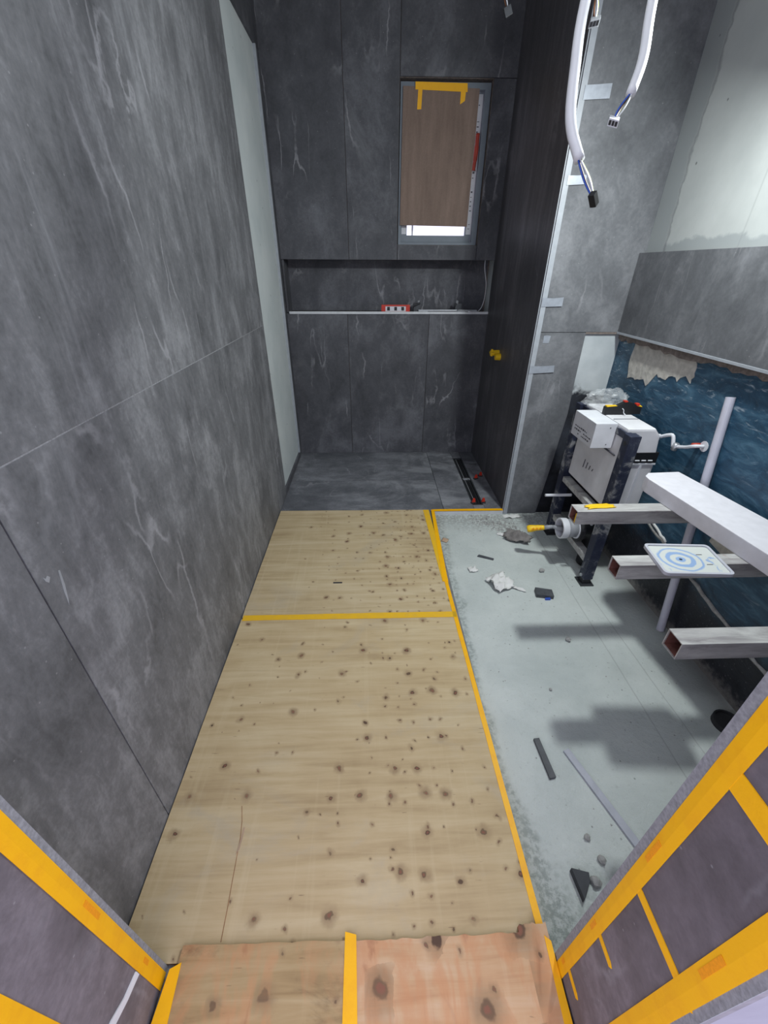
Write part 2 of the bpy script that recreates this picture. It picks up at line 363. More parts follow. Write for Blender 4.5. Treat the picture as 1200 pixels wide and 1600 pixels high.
# ------------------------------------------------------------------ mesh helpers
ORG = {}
class MB:
    def __init__(s): s.v = []; s.f = []; s.mi = []; s.cur = 0
    def add(s, vs, fs):
        k = len(s.v); s.v += [Vector(p) for p in vs]; s.f += [tuple(i+k for i in q) for q in fs]; s.mi += [s.cur]*len(fs); return s
    def box(s, x0, x1, y0, y1, z0, z1):
        return s.add([(x0,y0,z0),(x1,y0,z0),(x1,y1,z0),(x0,y1,z0),(x0,y0,z1),(x1,y0,z1),(x1,y1,z1),(x0,y1,z1)],
                     [(0,3,2,1),(4,5,6,7),(0,1,5,4),(1,2,6,5),(2,3,7,6),(3,0,4,7)])
    def obox(s, c, ax, ay, az):            # oriented box: centre and three half-axis vectors
        c, ax, ay, az = map(Vector, (c, ax, ay, az)); vs = []
        for k in (-1, 1):
            for (i, j) in ((-1,-1),(1,-1),(1,1),(-1,1)): vs.append(c+ax*i+ay*j+az*k)
        return s.add(vs, [(0,3,2,1),(4,5,6,7),(0,1,5,4),(1,2,6,5),(2,3,7,6),(3,0,4,7)])
    def prism(s, poly, a, b, axis='z'):    # polygon extruded along an axis between a and b
        n = len(poly)
        mk = {'z': lambda p, h: (p[0], p[1], h), 'y': lambda p, h: (p[0], h, p[1]), 'x': lambda p, h: (h, p[0], p[1])}[axis]
        vs = [mk(p, a) for p in poly]+[mk(p, b) for p in poly]
        fs = [tuple(range(n))[::-1], tuple(range(n, 2*n))]+[(i, (i+1) % n, n+(i+1) % n, n+i) for i in range(n)]
        return s.add(vs, fs)
    def ring(s, outer, inner, a, b, axis='z'):
        n = len(outer)
        mk = {'z': lambda p, h: (p[0], p[1], h), 'y': lambda p, h: (p[0], h, p[1]), 'x': lambda p, h: (h, p[0], p[1])}[axis]
        vs = [mk(p, h) for h in (a, b) for q in (outer, inner) for p in q]
        fs = []
        for i in range(n):
            j = (i+1) % n
            fs += [(i, j, n+j, n+i), (2*n+i, 3*n+i, 3*n+j, 2*n+j), (i, 2*n+i, 2*n+j, j), (n+i, n+j, 3*n+j, 3*n+i)]
        return s.add(vs, fs)
    def tube(s, pts, r, n=10, cap=True):
        pts = [Vector(p) for p in pts]; rs = r if isinstance(r, (list, tuple)) else [r]*len(pts)
        d0 = (pts[1]-pts[0]).normalized(); up = Vector((0,0,1)) if abs(d0.z) < 0.9 else Vector((1,0,0))
        nrm = d0.cross(up).normalized(); vs = []
        for i, p in enumerate(pts):
            d = (pts[min(i+1, len(pts)-1)]-pts[max(i-1, 0)]).normalized()
            nrm = (nrm-d*nrm.dot(d)).normalized(); bn = d.cross(nrm)
            for k in range(n):
                a = 2*math.pi*k/n; vs.append(p+(nrm*math.cos(a)+bn*math.sin(a))*rs[i])
        fs = [(i*n+k, i*n+(k+1) % n, (i+1)*n+(k+1) % n, (i+1)*n+k) for i in range(len(pts)-1) for k in range(n)]
        if cap: fs += [tuple(range(n))[::-1], tuple(range((len(pts)-1)*n, len(pts)*n))]
        return s.add(vs, fs)
    def build(s, name, mats, parent=None, bevel=0.0, smooth=False, world=False, origin=None):
        if not isinstance(mats, (list, tuple)): mats = [mats]
        if parent is not None: org = ORG[parent]
        elif world: org = Vector((0,0,0))
        elif origin is not None: org = Vector(origin)
        else:
            lo = [min(p[i] for p in s.v) for i in range(3)]; hi = [max(p[i] for p in s.v) for i in range(3)]
            org = Vector(((lo[0]+hi[0])/2, (lo[1]+hi[1])/2, lo[2]))
        me = bpy.data.meshes.new(name); me.from_pydata([p-org for p in s.v], [], s.f)
        for m in mats: me.materials.append(M[m])
        for p, k in zip(me.polygons, s.mi): p.material_index = k
        bm = bmesh.new(); bm.from_mesh(me); bmesh.ops.recalc_face_normals(bm, faces=bm.faces)
        if bevel:
            es = [e for e in bm.edges if len(e.link_faces) == 2 and e.calc_face_angle(0) > 0.5]
            bmesh.ops.bevel(bm, geom=es, offset=bevel, segments=2, profile=0.7, affect='EDGES', clamp_overlap=True)
        bm.to_mesh(me); bm.free()
        if smooth:
            for p in me.polygons: p.use_smooth = True
        o = bpy.data.objects.new(name, me); COL.objects.link(o)
        if parent is not None: o.parent = parent
        else: o.location = org
        ORG[o] = org
        return o
def box(name, mat, b, parent=None, bevel=0.0, world=False): return MB().box(*b).build(name, mat, parent, bevel, world=world)
def tag(o, label, cat, group=None, kind=None):
    o['label'] = label; o['category'] = cat
    if group: o['group'] = group
    if kind: o['kind'] = kind
    return o
def struct(o, label=None, cat=None):
    o['kind'] = 'structure'
    if label: o['label'] = label
    if cat: o['category'] = cat
    return o
def thing(name, loc, label, cat, group=None):
    o = bpy.data.objects.new(name, None); COL.objects.link(o); o.location = loc; o.empty_display_size = 0.05
    ORG[o] = Vector(loc); tag(o, label, cat, group); return o
def circle(cx, cy, r, n=20): return [(cx+r*math.cos(2*math.pi*i/n), cy+r*math.sin(2*math.pi*i/n)) for i in range(n)]
def smooth_path(pts, n=6):
    pts = [Vector(p) for p in pts]; out = []
    q = [pts[0]*2-pts[1]]+pts+[pts[-1]*2-pts[-2]]
    for i in range(1, len(q)-2):
        for k in range(n):
            t = k/n; a, b_, c, d = q[i-1], q[i], q[i+1], q[i+2]
            out.append(0.5*((2*b_)+(c-a)*t+(2*a-5*b_+4*c-d)*t*t+(3*b_-a-3*c+d)*t*t*t))
    out.append(pts[-1]); return out

# ------------------------------------------------------------------ the room shell
XL, XS, XR, YB, YP = -0.617, 0.88, 1.345, 3.34, 2.33
ZT = 2.80; ZF = -0.03; G = 0.0015
B = 0.0012

# left wall: plaster with big stone slabs, an untiled upright field in the shower
wl = struct(box('wall_left', 'plaster', (-0.75, XL-0.013, 0.12, 3.62, -0.06, ZT), world=True), 'left wall of dark stone slabs with a bare white plaster field', 'wall')
def slab(par, mat, b, name='stone_slab', bevel=B): return box(name, mat, b, par, bevel)
x0, x1 = XL-0.0135, XL
box('grout_line', 'stone_cut', (x0, XL-0.0004, 0.276, 2.575, 1.113-G, 1.113+G), wl)
slab(wl, 'stone_left', (x0, x1, 0.276, 0.585-G, 0.0, 1.113-G))
sl_ = slab(wl, 'stone_left', (x0, x1, 0.585+G, 2.575, 0.0, 1.113-G))
MB().prism([(0.602,0.903),(0.606,0.896),(0.612,0.899),(0.616,0.892),(0.609,0.884),(0.604,0.891)], XL-0.0004, XL+0.0004, 'x').build('plaster_smear', 'grey_plastic', sl_)
MB().prism([(0.638,0.890),(0.642,0.888),(0.637,0.855),(0.629,0.825),(0.624,0.812),(0.628,0.845),(0.634,0.872)], XL-0.0004, XL+0.0004, 'x').build('plaster_smear', 'grey_plastic', sl_)
slab(wl, 'stone_left', (x0, x1, 0.276, 2.575, 1.113+G, ZT))
slab(wl, 'stone_back', (x0, x1, 2.578, YB, 2.45, ZT))
slab(wl, 'stone_back', (x0, x1, 3.262, YB, 0.0, 2.447))
slab(wl, 'stone_back', (x0, x1, 2.578, 3.259, 0.0, 0.045))
struct(box('trim_1', 'trim', (x0, XL+0.003, 3.246, 3.261, 0.045, 2.45), world=True), 'narrow pale edging strip beside the bare plaster field in the shower', 'trim')

# back wall: lower wall, long niche, upper wall with the window
wb = struct(MB().box(-0.75, 1.45, YB+0.0135, 3.62, -0.06, 1.09).box(-0.75, 1.45, 3.535, 3.62, 1.08, 1.48)
            .box(-0.75, 0.19, YB+0.0135, 3.62, 1.462, ZT).box(0.745, 1.45, YB+0.0135, 3.62, 1.462, ZT)
            .box(0.18, 0.75, YB+0.0135, 3.62, 1.462, 1.535).box(0.18, 0.75, YB+0.0135, 3.62, 2.358, ZT)
            .build('wall_back', 'adhesive', world=True), 'dark stone back wall of the shower with a long niche and a window', 'wall')
y0, y1 = YB, YB+0.0135
for a, c in ((XL, -0.171-G), (-0.171+G, 0.44-G), (0.44+G, XS)): slab(wb, 'stone_back', (a, c, y0, y1, 0.0, 1.104))
slab(wb, 'stone_back', (XL, XS, 3.5215, 3.535, 1.112, 1.46))
slab(wb, 'stone_back', (XL, XS, YB+0.0135, 3.5215, 1.447, 1.4605))
slab(wb, 'stone_back', (XL, XL+0.013, YB+0.0135, 3.5215, 1.112, 1.447))
for bb in ((XL, -0.145-G, 1.447, ZT), (-0.145+G, 0.19-G, 1.447, ZT), (0.19+G, XS, 2.36, ZT), (0.745+G, XS, 1.447, 2.36-2*G), (0.19+G, 0.745-G, 1.447, 1.533)):
    slab(wb, 'stone_back', (bb[0], bb[1], y0, y1, bb[2], bb[3]))
slab(wb, 'stone_back', (XL, XS, YB+0.004, 3.5215, 1.09, 1.108), 'niche_shelf')
struct(box('trim_2', 'white_trim', (XL+0.02, XS-0.002, YB-0.008, YB+0.004, 1.1045, 1.121), world=True, bevel=0.001), 'white metal edging along the front of the niche shelf', 'trim')

# shower partition block
wp = struct(box('wall_partition', 'partition', (XS+0.0135, 1.50, YP+0.0135, 3.62, -0.06, ZT), world=True), 'grey stone partition wall between shower and toilet corner', 'wall')
slab(wp, 'stone_shower', (XS, XS+0.0135, YP+0.004, 3.353, 0.0, ZT))
slab(wp, 'stone_front', (XS+0.030, 1.3605, YP, YP+0.0135, 1.106+G, ZT))
mb = MB(); ed = [(XS+0.030, ZF), (1.105, ZF), (1.120, 0.10), (1.128, 0.2), (1.14, 0.33), (1.152, 0.5), (1.165, 0.66), (1.160, 0.85), (1.157, 1.106-G), (XS+0.030, 1.106-G)]
mb.prism(ed, YP, YP+0.0135, 'y').build('stone_slab', 'stone_front', wp, B)
struct(MB().box(XS+0.004, XS+0.030, YP-0.004, YP+0.010, -0.03, ZT).box(XS-0.003, XS+0.001, YP+0.0, YP+0.006, -0.0, ZT).build('trim_3', 'trim', world=True), 'pale metal corner strip up the edge of the shower partition', 'trim')
slab(wp, 'adhesive', (1.158, XR, YP+0.002, YP+0.0135, 1.098, 1.107), 'adhesive_edge', 0)

# right wall: plaster above, stone band, blue membrane below
wr = struct(MB().box(1.36, 1.50, 0.12, YP+0.02, -0.06, ZT).build('wall_right', 'right_wall', world=True), 'right wall with white plaster, a grey stone band and blue waterproofing below', 'wall')
slab(wr, 'stone_front', (1.328, 1.343, 0.276, YP-0.001, 1.100, 1.467))
def wavy_strip(name, mat, xa, xb, ya, yb, za, zb, n, amp, par, seed):
    rnd = random.Random(seed); top = []; bot = []
    for i in range(n+1):
        t = i/n; y = ya+(yb-ya)*t
        top.append((y, zb)); bot.append((y, za+rnd.uniform(-amp, amp)))
    return MB().prism(top+bot[::-1], xa, xb, 'x').build(name, mat, par)
wavy_strip('adhesive_bed', 'adhesive', 1.343, 1.361, 0.3, YP, 1.074, 1.462, 60, 0.009, wr, 5)
box('lit_chamfer', 'trim', (1.324, 1.3285, 0.28, YP-0.002, 1.0995, 1.110), wr, 0.001)  # pale strip added to paint the lit lower chamfer of the band
# mortar patch on the blue coat
rnd = random.Random(3); cy, cz = 1.95, 0.985; pts = []
base = [(2.186,1.082),(2.1,1.09),(2.0,1.088),(1.9,1.09),(1.80,1.085),(1.731,1.070),(1.715,1.03),(1.72,0.985),(1.76,1.0),(1.80,0.975),(1.84,0.99),(1.90,0.955),(1.95,0.97),(2.0,0.905),(2.05,0.93),(2.10,0.915),(2.165,0.906),(2.19,0.97)]
for q in range(len(base)):
    (a, c), (a2, c2) = base[q], base[(q+1) % len(base)]
    for k in range(3):
        f_ = k/3; pts.append((a+(a2-a)*f_+rnd.uniform(-.006,.006), c+(c2-c)*f_+rnd.uniform(-.007,.006)))
MB().prism(pts, 1.3565, 1.361, 'x').build('mortar_patch', 'patch', wr, 0.001)
# cement seam running down the black coat
rnd = random.Random(8); path = []
for i in range(26):
    t = i/25; y = 1.75-(1.75-0.80)*t; path.append((1.360, y, 0.345-0.165*t+rnd.uniform(-.005,.005)))
MB().tube(path, [0.008+rnd.uniform(-.002,.003) for _ in path], 6).build('cement_seam', 'mortar', wr, smooth=True)
path = [(1.359, 1.66-0.16*i/8, 0.362-0.05*i/8+rnd.uniform(-.004,.004)) for i in range(9)]
MB().tube(path, 0.007, 6).build('cement_seam', 'paper', wr, smooth=True)
MB().prism([(1.30,0.46),(1.18,0.44),(1.08,0.47),(1.10,0.53),(1.22,0.545),(1.29,0.52)], 1.354, 1.361, 'x').build('mortar_patch', 'patch', wr, 0.002)

# floors and ceiling
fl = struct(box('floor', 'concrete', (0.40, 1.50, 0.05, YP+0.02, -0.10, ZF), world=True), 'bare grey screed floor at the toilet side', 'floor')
fw_ = struct(box('floor_walkway', 'cement_grey', (-0.70, 0.40, -0.60, YP-0.001, -0.10, 0.0), world=True), 'raised floor strip under the plywood', 'floor')
fs = struct(box('floor_shower', 'cement_grey', (-0.70, XS+0.02, YP, YB+0.02, -0.10, -0.012), world=True), 'dark dusty stone shower floor', 'floor')
for bb in ((XL, 0.48-G, YP+0.002, 2.79-G), (XL, 0.48-G, 2.79+G, YB), (0.48+G, 0.690, YP+0.002, YB), (0.765, XS, YP+0.002, 2.79-G), (0.765, XS, 2.79+G, YB), (0.69+G, 0.765-G, 3.20, YB), (0.69+G, 0.765-G, YP+0.002, 2.40)):
    slab(fs, 'stone_floor', (bb[0], bb[1], bb[2], bb[3], -0.012, 0.0))
struct(MB().box(-0.75, 1.50, 0.10, 3.62, ZT, ZT+0.05).build('ceiling', 'ceiling', world=True), 'white plaster ceiling', 'ceiling')
# door wall with the stone lined opening
wf = struct(MB().box(-0.75, -0.508, 0.11, 0.262, -0.06, ZT).box(0.434, 1.50, 0.11, 0.262, -0.06, ZT).box(-0.52, 0.45, 0.11, 0.262, 2.15, ZT)
            .build('wall_front', 'hall_plaster', world=True), 'door wall with stone lined opening edged in yellow tape', 'wall')
MB().box(-0.508, -0.492, 0.118, 0.2765, -0.02, 2.15).build('jamb_slab', 'stone_jamb', wf, B)
MB().box(0.418, 0.434, 0.095, 0.268, -0.03, 2.15).build('jamb_slab', 'stone_jamb', wf, B)
MB().box(-0.4925, -0.4905, 0.2655, 0.2768, -0.01, 2.15).build('cut_edge', 'stone_cut', wf)
MB().box(0.4165, 0.4185, 0.2535, 0.2683, -0.03, 2.15).build('cut_edge', 'stone_cut', wf)
MB().box(0.4165, 0.4185, 0.0948, 0.106, -0.03, 2.15).build('cut_edge', 'stone_cut', wf)

# window
wd = bpy.data.objects.new('window_1', None); COL.objects.link(wd); wd.location = (0.4675, 3.40, 1.533); ORG[wd] = Vector(wd.location)
struct(wd, 'small grey framed window above the niche, half covered by a brown board', 'window')
def frame(x0, x1, z0, z1, wd_, ya, yb): return MB().ring([(x0,z0),(x1,z0),(x1,z1),(x0,z1)], [(x0+wd_,z0+wd_),(x1-wd_,z0+wd_),(x1-wd_,z1-wd_),(x0+wd_,z1-wd_)], ya, yb, 'y')
def frame4(x0, x1, z0, z1, l, r_, b_, t_, ya, yb): return MB().ring([(x0,z0),(x1,z0),(x1,z1),(x0,z1)], [(x0+l,z0+b_),(x1-r_,z0+b_),(x1-r_,z1-t_),(x0+l,z1-t_)], ya, yb, 'y')
frame4(0.196, 0.739, 1.536, 2.345, 0.020, 0.034, 0.015, 0.030, 3.366, 3.40).build('outer_frame', 'frame_grey', wd, 0.001)
frame4(0.196, 0.739, 1.536, 2.345, 0.016, 0.030, 0.012, 0.026, 3.401, 3.52).build('inner_frame', 'frame_grey', wd)
sa = frame4(0.218, 0.704, 1.553, 2.313, 0.040, 0.040, 0.040, 0.040, 3.408, 3.440).build('sash', 'frame_grey', wd, 0.002)
MB().box(0.670, 0.7035, 3.4065, 3.4078, 1.60, 2.306).build('film_strip', 'film', sa)
MB().box(0.262, 0.668, 3.4065, 3.4078, 2.277, 2.309).build('film_strip', 'film', sa)
MB().box(0.222, 0.254, 3.4065, 3.4078, 1.60, 2.306).build('film_strip', 'film', sa)
for k in range(26):
    zz = 1.63+0.025*k
    if k % 7 in (2, 3): continue
    MB().box(0.680, 0.680+random.uniform(0.008,0.016), 3.4058, 3.4064, zz, zz+random.uniform(0.003,0.010)).build('printed_mark', 'grey_mark', sa)
MB().box(0.250, 0.670, 3.47, 3.476, 1.570, 2.30).build('glass_pane', 'glass', wd)
MB().box(0.30, 0.31, 3.50, 3.512, 1.57, 2.30).build('outer_rail', 'white', wd)

# hardboard sheet hung over the window with yellow tape
o = MB().obox((0.437, 3.357, 1.982), (0.229, 0, -0.003), (0, 0.0025, 0), (0.002, 0, 0.338)).build('hardboard_sheet', 'hardboard', bevel=0.0005)
tag(o, 'brown hardboard sheet covering the window, taped at its top', 'board')
def tape_flat(name, poly, a, b, axis, label, mat='tape', group='yellow masking tape strips', marks=()):
    o = MB().prism(poly, a, b, axis).build(name, mat); tag(o, label, 'tape', group); return o
tape_flat('masking_tape', [(0.282,2.345),(0.600,2.332),(0.605,2.344),(0.590,2.350),(0.592,2.306),(0.283,2.312)][::-1] if False else [(0.282,2.341),(0.592,2.338),(0.596,2.300),(0.283,2.308)], 3.352, 3.3537, 'y', 'yellow tape across the top edge of the brown window board')
tape_flat('masking_tape', [(0.300,2.308),(0.325,2.308),(0.322,2.222),(0.297,2.221)], 3.3525, 3.3542, 'y', 'longer left tab of yellow tape hanging on the brown window board')
tape_flat('masking_tape', [(0.556,2.303),(0.586,2.303),(0.584,2.262),(0.556,2.246)], 3.3525, 3.3542, 'y', 'short right tab of yellow tape hanging on the brown window board')
t = thing('window_lever', (0.690, 3.41, 1.93), 'dull red plastic lever at the right side of the window', 'lever')
MB().tube(smooth_path([(0.690,3.395,2.125),(0.689,3.392,2.06),(0.686,3.394,1.99),(0.682,3.398,1.945)]), [0.012]*6+[0.014]*6+[0.011]*6+[0.016], 8).build('grip', 'dull_red', t, smooth=True)
MB().tube([(0.690,3.412,2.10),(0.690,3.395,2.10)], 0.007, 8).build('pivot', 'grey_plastic', t)

# ------------------------------------------------------------------ plywood floor protection
def jag(p, q, n, amp, rnd):
    out = []
    for i in range(n):
        t = i/n; a = amp if 0 < i else 0
        dx, dy = q[0]-p[0], q[1]-p[1]; L = math.hypot(dx, dy); off = rnd.uniform(-a, a)
        out.append((p[0]+dx*t-dy/L*off, p[1]+dy*t+dx/L*off))
    return out
def sheet(corners, amps, ns, z0, z1, name, mats, label, seed):
    rnd = random.Random(seed); poly = []
    for i in range(len(corners)):
        poly += jag(corners[i], corners[(i+1) % len(corners)], ns[i], amps[i], rnd)
    mb = MB(); mb.prism(poly, z0, z1, 'z'); mb.mi = [0, 0]+[1]*(len(mb.f)-2)
    o = mb.build(name, mats); return tag(o, label, 'plywood', 'plywood floor sheets')
sheet([(-0.610,1.372),(0.386,1.372),(0.360,2.328),(-0.612,2.334)], [0.001,0.001,0.001,0.002], [6,8,8,14], 0.0, 0.009, 'plywood_sheet', ['ply_far','ply_edge'], 'short far plywood sheet on the floor next to the shower', 1)
big_ply = sheet([(-0.614,0.279),(-0.10,0.279),(0.404,0.279),(0.384,1.362),(-0.611,1.362)], [0.0,0.0,0.001,0.001,0.001], [1,1,8,6,10], 0.0, 0.009, 'plywood_sheet', ['ply','ply_edge'], 'largest plywood sheet, in the middle of the floor by the left wall', 2)
cr_ = [(-0.405,0.60),(-0.394,0.56),(-0.388,0.519),(-0.385,0.461),(-0.383,0.42),(-0.380,0.371),(-0.378,0.311)]
MB().prism([(x-0.0009, y) for x, y in cr_]+[(x+0.0012, y) for x, y in cr_[::-1]], 0.0088, 0.0093, 'z').build('veneer_split', 'ply_edge', big_ply)
MB().prism([(-0.385,0.545),(-0.3805,0.544),(-0.381,0.520),(-0.383,0.494),(-0.390,0.481),(-0.388,0.495),(-0.386,0.52)], 0.0088, 0.0105, 'z').build('veneer_splinter', 'torn_paper', big_ply)
sheet([(-0.468,-0.05),(-0.066,-0.05),(-0.064,0.303),(-0.462,0.306)], [0.0,0.0,0.0015,0.001], [1,1,14,6], 0.010, 0.020, 'plywood_sheet', ['ply_door_l','ply_edge'], 'stained greyish plywood piece at the doorway, left of the middle tape', 3)
sheet([(-0.063,-0.05),(0.409,-0.05),(0.413,0.322),(0.355,0.318),(0.330,0.305),(-0.061,0.302)], [0.0,0.0,0.004,0.006,0.0025,0.0], [1,4,7,5,26,1], 0.010, 0.020, 'plywood_sheet', ['ply_door_r','ply_edge'], 'pinkish plywood piece with a broken edge at the doorway, right of the middle tape', 4)
struct(MB().box(-0.47, 0.41, -0.55, 0.276, 0.0, 0.0095).build('floor_threshold', 'cement_grey', world=True), 'door threshold under the plywood pieces', 'floor')
tag(box('wood_splinter', 'dark_slate', (-0.208, -0.162, 1.600, 1.609, 0.009, 0.0105)), 'tiny dark sliver lying on the far plywood sheet', 'debris')

# tape on the floor
def ribbon(name, left, right, z, label, mat='tape', th=0.0011, drop=None, group='yellow masking tape strips'):
    """tape laid from a list of left points to a list of right points, with an optional folded-down flap"""
    n = len(left); mb = MB(); rows = []
    for i in range(n):
        row = [(left[i][0], left[i][1], z), (right[i][0], right[i][1], z)]
        if drop: row.append((right[i][0]+drop[0], right[i][1], z-drop[1]))
        rows.append(row)
    m = len(rows[0]); vs = []
    for k in (0, 1):
        for row in rows:
            for j, p in enumerate(row):
                up = th*k; vs.append((p[0]+(th*k if (drop and j >= 1) else 0), p[1], p[2]+up))
    N = n*m; fs = []
    for i in range(n-1):
        for j in range(m-1):
            a = i*m+j; q = (a, a+1, a+m+1, a+m)
            fs += [q[::-1], tuple(x+N for x in q)]
        fs += [(i*m, i*m+m, N+i*m+m, N+i*m), (i*m+m-1, N+i*m+m-1, N+i*m+2*m-1, i*m+2*m-1)]
    for j in range(m-1):
        fs += [(j, N+j, N+j+1, j+1), ((n-1)*m+j, (n-1)*m+j+1, N+(n-1)*m+j+1, N+(n-1)*m+j)]
    o = mb.add(vs, fs).build(name, mat); return tag(o, label, 'tape', group)
rnd = random.Random(11)
ys = [0.318+(1.62-0.318)*i/14 for i in range(15)]
ex = lambda y: 0.405-(y-0.31)*0.0195
ribbon('masking_tape', [(ex(y)-0.014+rnd.uniform(-.001,.001), y) for y in ys], [(ex(y)+0.003, y) for y in ys], 0.0095, 'long yellow tape sealing the right edge of the largest plywood sheet', drop=(0.006, 0.034))
ys = [1.60+(2.325-1.60)*i/6 for i in range(7)]
ribbon('masking_tape', [(0.358+(y-1.6)*0.045, y) for y in ys], [(0.384+(y-1.6)*0.035, y) for y in ys], 0.0108, 'outer of two yellow tapes on the right edge of the far plywood', drop=(0.006, 0.020))
ribbon('masking_tape', [(0.336+(2.328-y)*0.028, y) for y in ys], [(0.374+(2.328-y)*0.018, y) for y in ys], 0.0095, 'inner pale yellow tape angled along the far plywood edge', 'tape_pale')
xs = [-0.606+(0.386+0.606)*i/8 for i in range(9)]
ribbon('masking_tape', [(x, 1.352+rnd.uniform(-.001,.001)) for x in xs], [(x, 1.386+rnd.uniform(-.002,.002)) for x in xs], 0.0095, 'yellow tape across the joint between far and middle plywood sheets', 'tape_pale')
ribbon('masking_tape', [(0.405, 2.322), (0.65, 2.322), (0.879, 2.322)], [(0.405, 2.345), (0.65, 2.347), (0.879, 2.346)], 0.0003, 'yellow tape along the front edge of the shower floor')
struct(box('trim_4', 'white_trim', (0.405, XS, YP-0.006, YP+0.0005, ZF, -0.004), world=True), 'pale cut edge under the shower floor tape', 'trim')
ribbon('masking_tape', [(-0.081, 0.06), (-0.078, 0.18), (-0.079, 0.318)], [(-0.045, 0.06), (-0.046, 0.18), (-0.052, 0.312)], 0.0205, 'yellow tape over the joint of the two doorway plywood pieces')
ribbon('masking_tape', [(-0.496+0.003, 0.02), (-0.488, 0.14), (-0.478, 0.268)], [(-0.445, 0.02), (-0.447, 0.14), (-0.455, 0.278)], 0.0205, 'yellow tape along the left edge of the stained doorway plywood')
ribbon('masking_tape', [(0.392, 0.02), (0.394, 0.14), (0.401, 0.298)], [(0.411, 0.02), (0.412, 0.14), (0.4135, 0.288)], 0.0205, 'yellow tape along the right edge of the pinkish doorway plywood', drop=(0.0015, 0.018))
# tape on the door jambs, each long strip with faint printed marks
def jamb_tape(x, ya, yb, za, zb, face, label, marks=()):
    t = 0.0012*face; ym = ya+(yb-ya)*0.5
    o = MB().prism([(x, ya), (x, yb), (x+t, yb), (x+t*1.6, ym), (x+t, ya)], za, zb, 'z').build('masking_tape', 'tape')
    tag(o, label, 'tape', 'yellow masking tape strips')
    for z, h in marks:
        MB().box(min(x+t*1.5, x+t*1.9), max(x+t*1.5, x+t*1.9), ym+(yb-ya)*0.02, ym+(yb-ya)*0.3, z, z+h).build('printed_mark', 'tape_print', o)
    return o
jamb_tape(-0.4912, 0.238, 0.2665, 0.004, 2.1, 1, 'yellow tape up the inner edge of the left door jamb', ((0.13,0.03),(0.42,0.07)))
jamb_tape(-0.492, 0.108, 0.142, 0.022, 2.1, 1, 'yellow tape up the outer edge of the left door jamb', ((0.3,0.05),))
jamb_tape(0.4168, 0.228, 0.2545, 0.010, 2.1, -1, 'yellow tape up the inner edge of the right door jamb', ((0.62,0.06),(0.30,0.035),(0.06,0.02)))
jamb_tape(0.4168, 0.106, 0.137, 0.022, 2.1, -1, 'yellow tape up the outer edge of the right door jamb', ((0.62,0.07),))
def strap(ya, yb, z, h, label, slant=0.0, point=True):
    pl = [(ya, z-h/2+slant), (ya-0.004, z+h*0.1+slant), (ya+0.004, z+h/2+slant), (yb, z+h/2), (yb, z-h/2)]
    o = MB().prism(pl, 0.4160, 0.4178, 'x').build('masking_tape', 'tape'); return tag(o, label, 'tape', 'yellow masking tape strips')
strap(0.108, 0.236, 0.552, 0.018, 'thin yellow tape strap linking both edge tapes on the right jamb')
strap(0.190, 0.236, 0.327, 0.013, 'short pointed yellow tape scrap below the strap on the right jamb')
strap(0.190, 0.236, 0.086, 0.014, 'lowest short yellow tape scrap on the right jamb near the floor')
strap(0.172, 0.240, 0.892, 0.034, 'wide yellow tape strap highest on the right jamb')
o = MB().prism([(0.420,0.546),(0.448,0.535),(0.47,0.548),(0.475,0.562),(0.45,0.545),(0.43,0.558)], 0.1075, 0.1095, 'y').build('paper_scrap', 'torn_paper')
tag(o, 'torn brown paper scrap on the hallway side beside the right jamb', 'paper scrap')
o = MB().prism([(0.2365,0.158),(0.20,0.172),(0.17,0.190),(0.13,0.205),(0.13,0.232),(0.17,0.216),(0.20,0.192),(0.2365,0.178)], -0.4918, -0.4895, 'x').build('foam_strip', 'foam_strip')
tag(o, 'narrow white strip stuck low on the left door jamb', 'strip')

# ------------------------------------------------------------------ duct tape on the partition corner
duct = [(0.902,1.016,2.010,2.055,'large top patch of silver tape on the partition corner strip'), (0.900,0.985,1.726,1.760,'second patch of silver tape from the top on the partition corner'),
        (0.886,0.998,1.232,1.270,'silver tape patch on the partition corner level with the niche'), (0.932,0.966,1.050,1.090,'smallest square silver tape patch on the partition front'),
        (0.884,1.024,0.896,0.934,'lowest and longest silver tape patch on the partition corner')]
for (a, c, z0, z1, lab) in duct:
    rnd = random.Random(int(z0*100)); j = lambda: rnd.uniform(-0.004, 0.004)
    o = MB().prism([(a, z0+j()), (c+j(), z0+j()), (c+j(), z1+j()), ((a+c)/2, z1+j()*0.5), (a, z1+j())], YP-0.0062 if a < 0.91 else YP-0.0012, YP-0.0045 if a < 0.91 else YP+0.0002, 'y').build('duct_tape', 'duct')
    tag(o, lab, 'tape', 'silver tape patches on the partition')

# ------------------------------------------------------------------ hanging cables
def cable(pts, r, wires, conn, label, name='hanging_cable', cmat='white'):
    t = thing(name, conn[0], label, 'cable', 'loose ceiling cables')
    MB().tube(smooth_path(pts, 6), r, 12).build('conduit', 'conduit', t, smooth=True)
    e = Vector(pts[-1])
    for (m, off) in wires:
        mid = (e+Vector(conn[0]))/2+Vector(off)*1.6
        MB().tube(smooth_path([e-(Vector(conn[0])-e)*0.1+Vector(off)*0.4, mid, Vector(conn[0])+Vector(off)*0.3], 5), 0.0018, 6).build('wire', m, t, smooth=True)
    c, ax, ay, az = conn
    o = MB().obox(c, ax, ay, az).build('connector', cmat, t, 0.001)
    ax, ay, az, c = map(Vector, (ax, ay, az, c))
    for k in (-1, 0, 1):
        MB().obox(c+az*1.0+ax*0.62*k, ax*0.24, ay*0.6, az*0.06).build('terminal', 'black', o)
    return t
wr3 = [('blue_wire', (-0.004,0,0.0)), ('yellow_wire', (0.004,0,0.002)), ('brown_wire', (0,0.004,0)), ('white', (0.002,-0.004,0))]
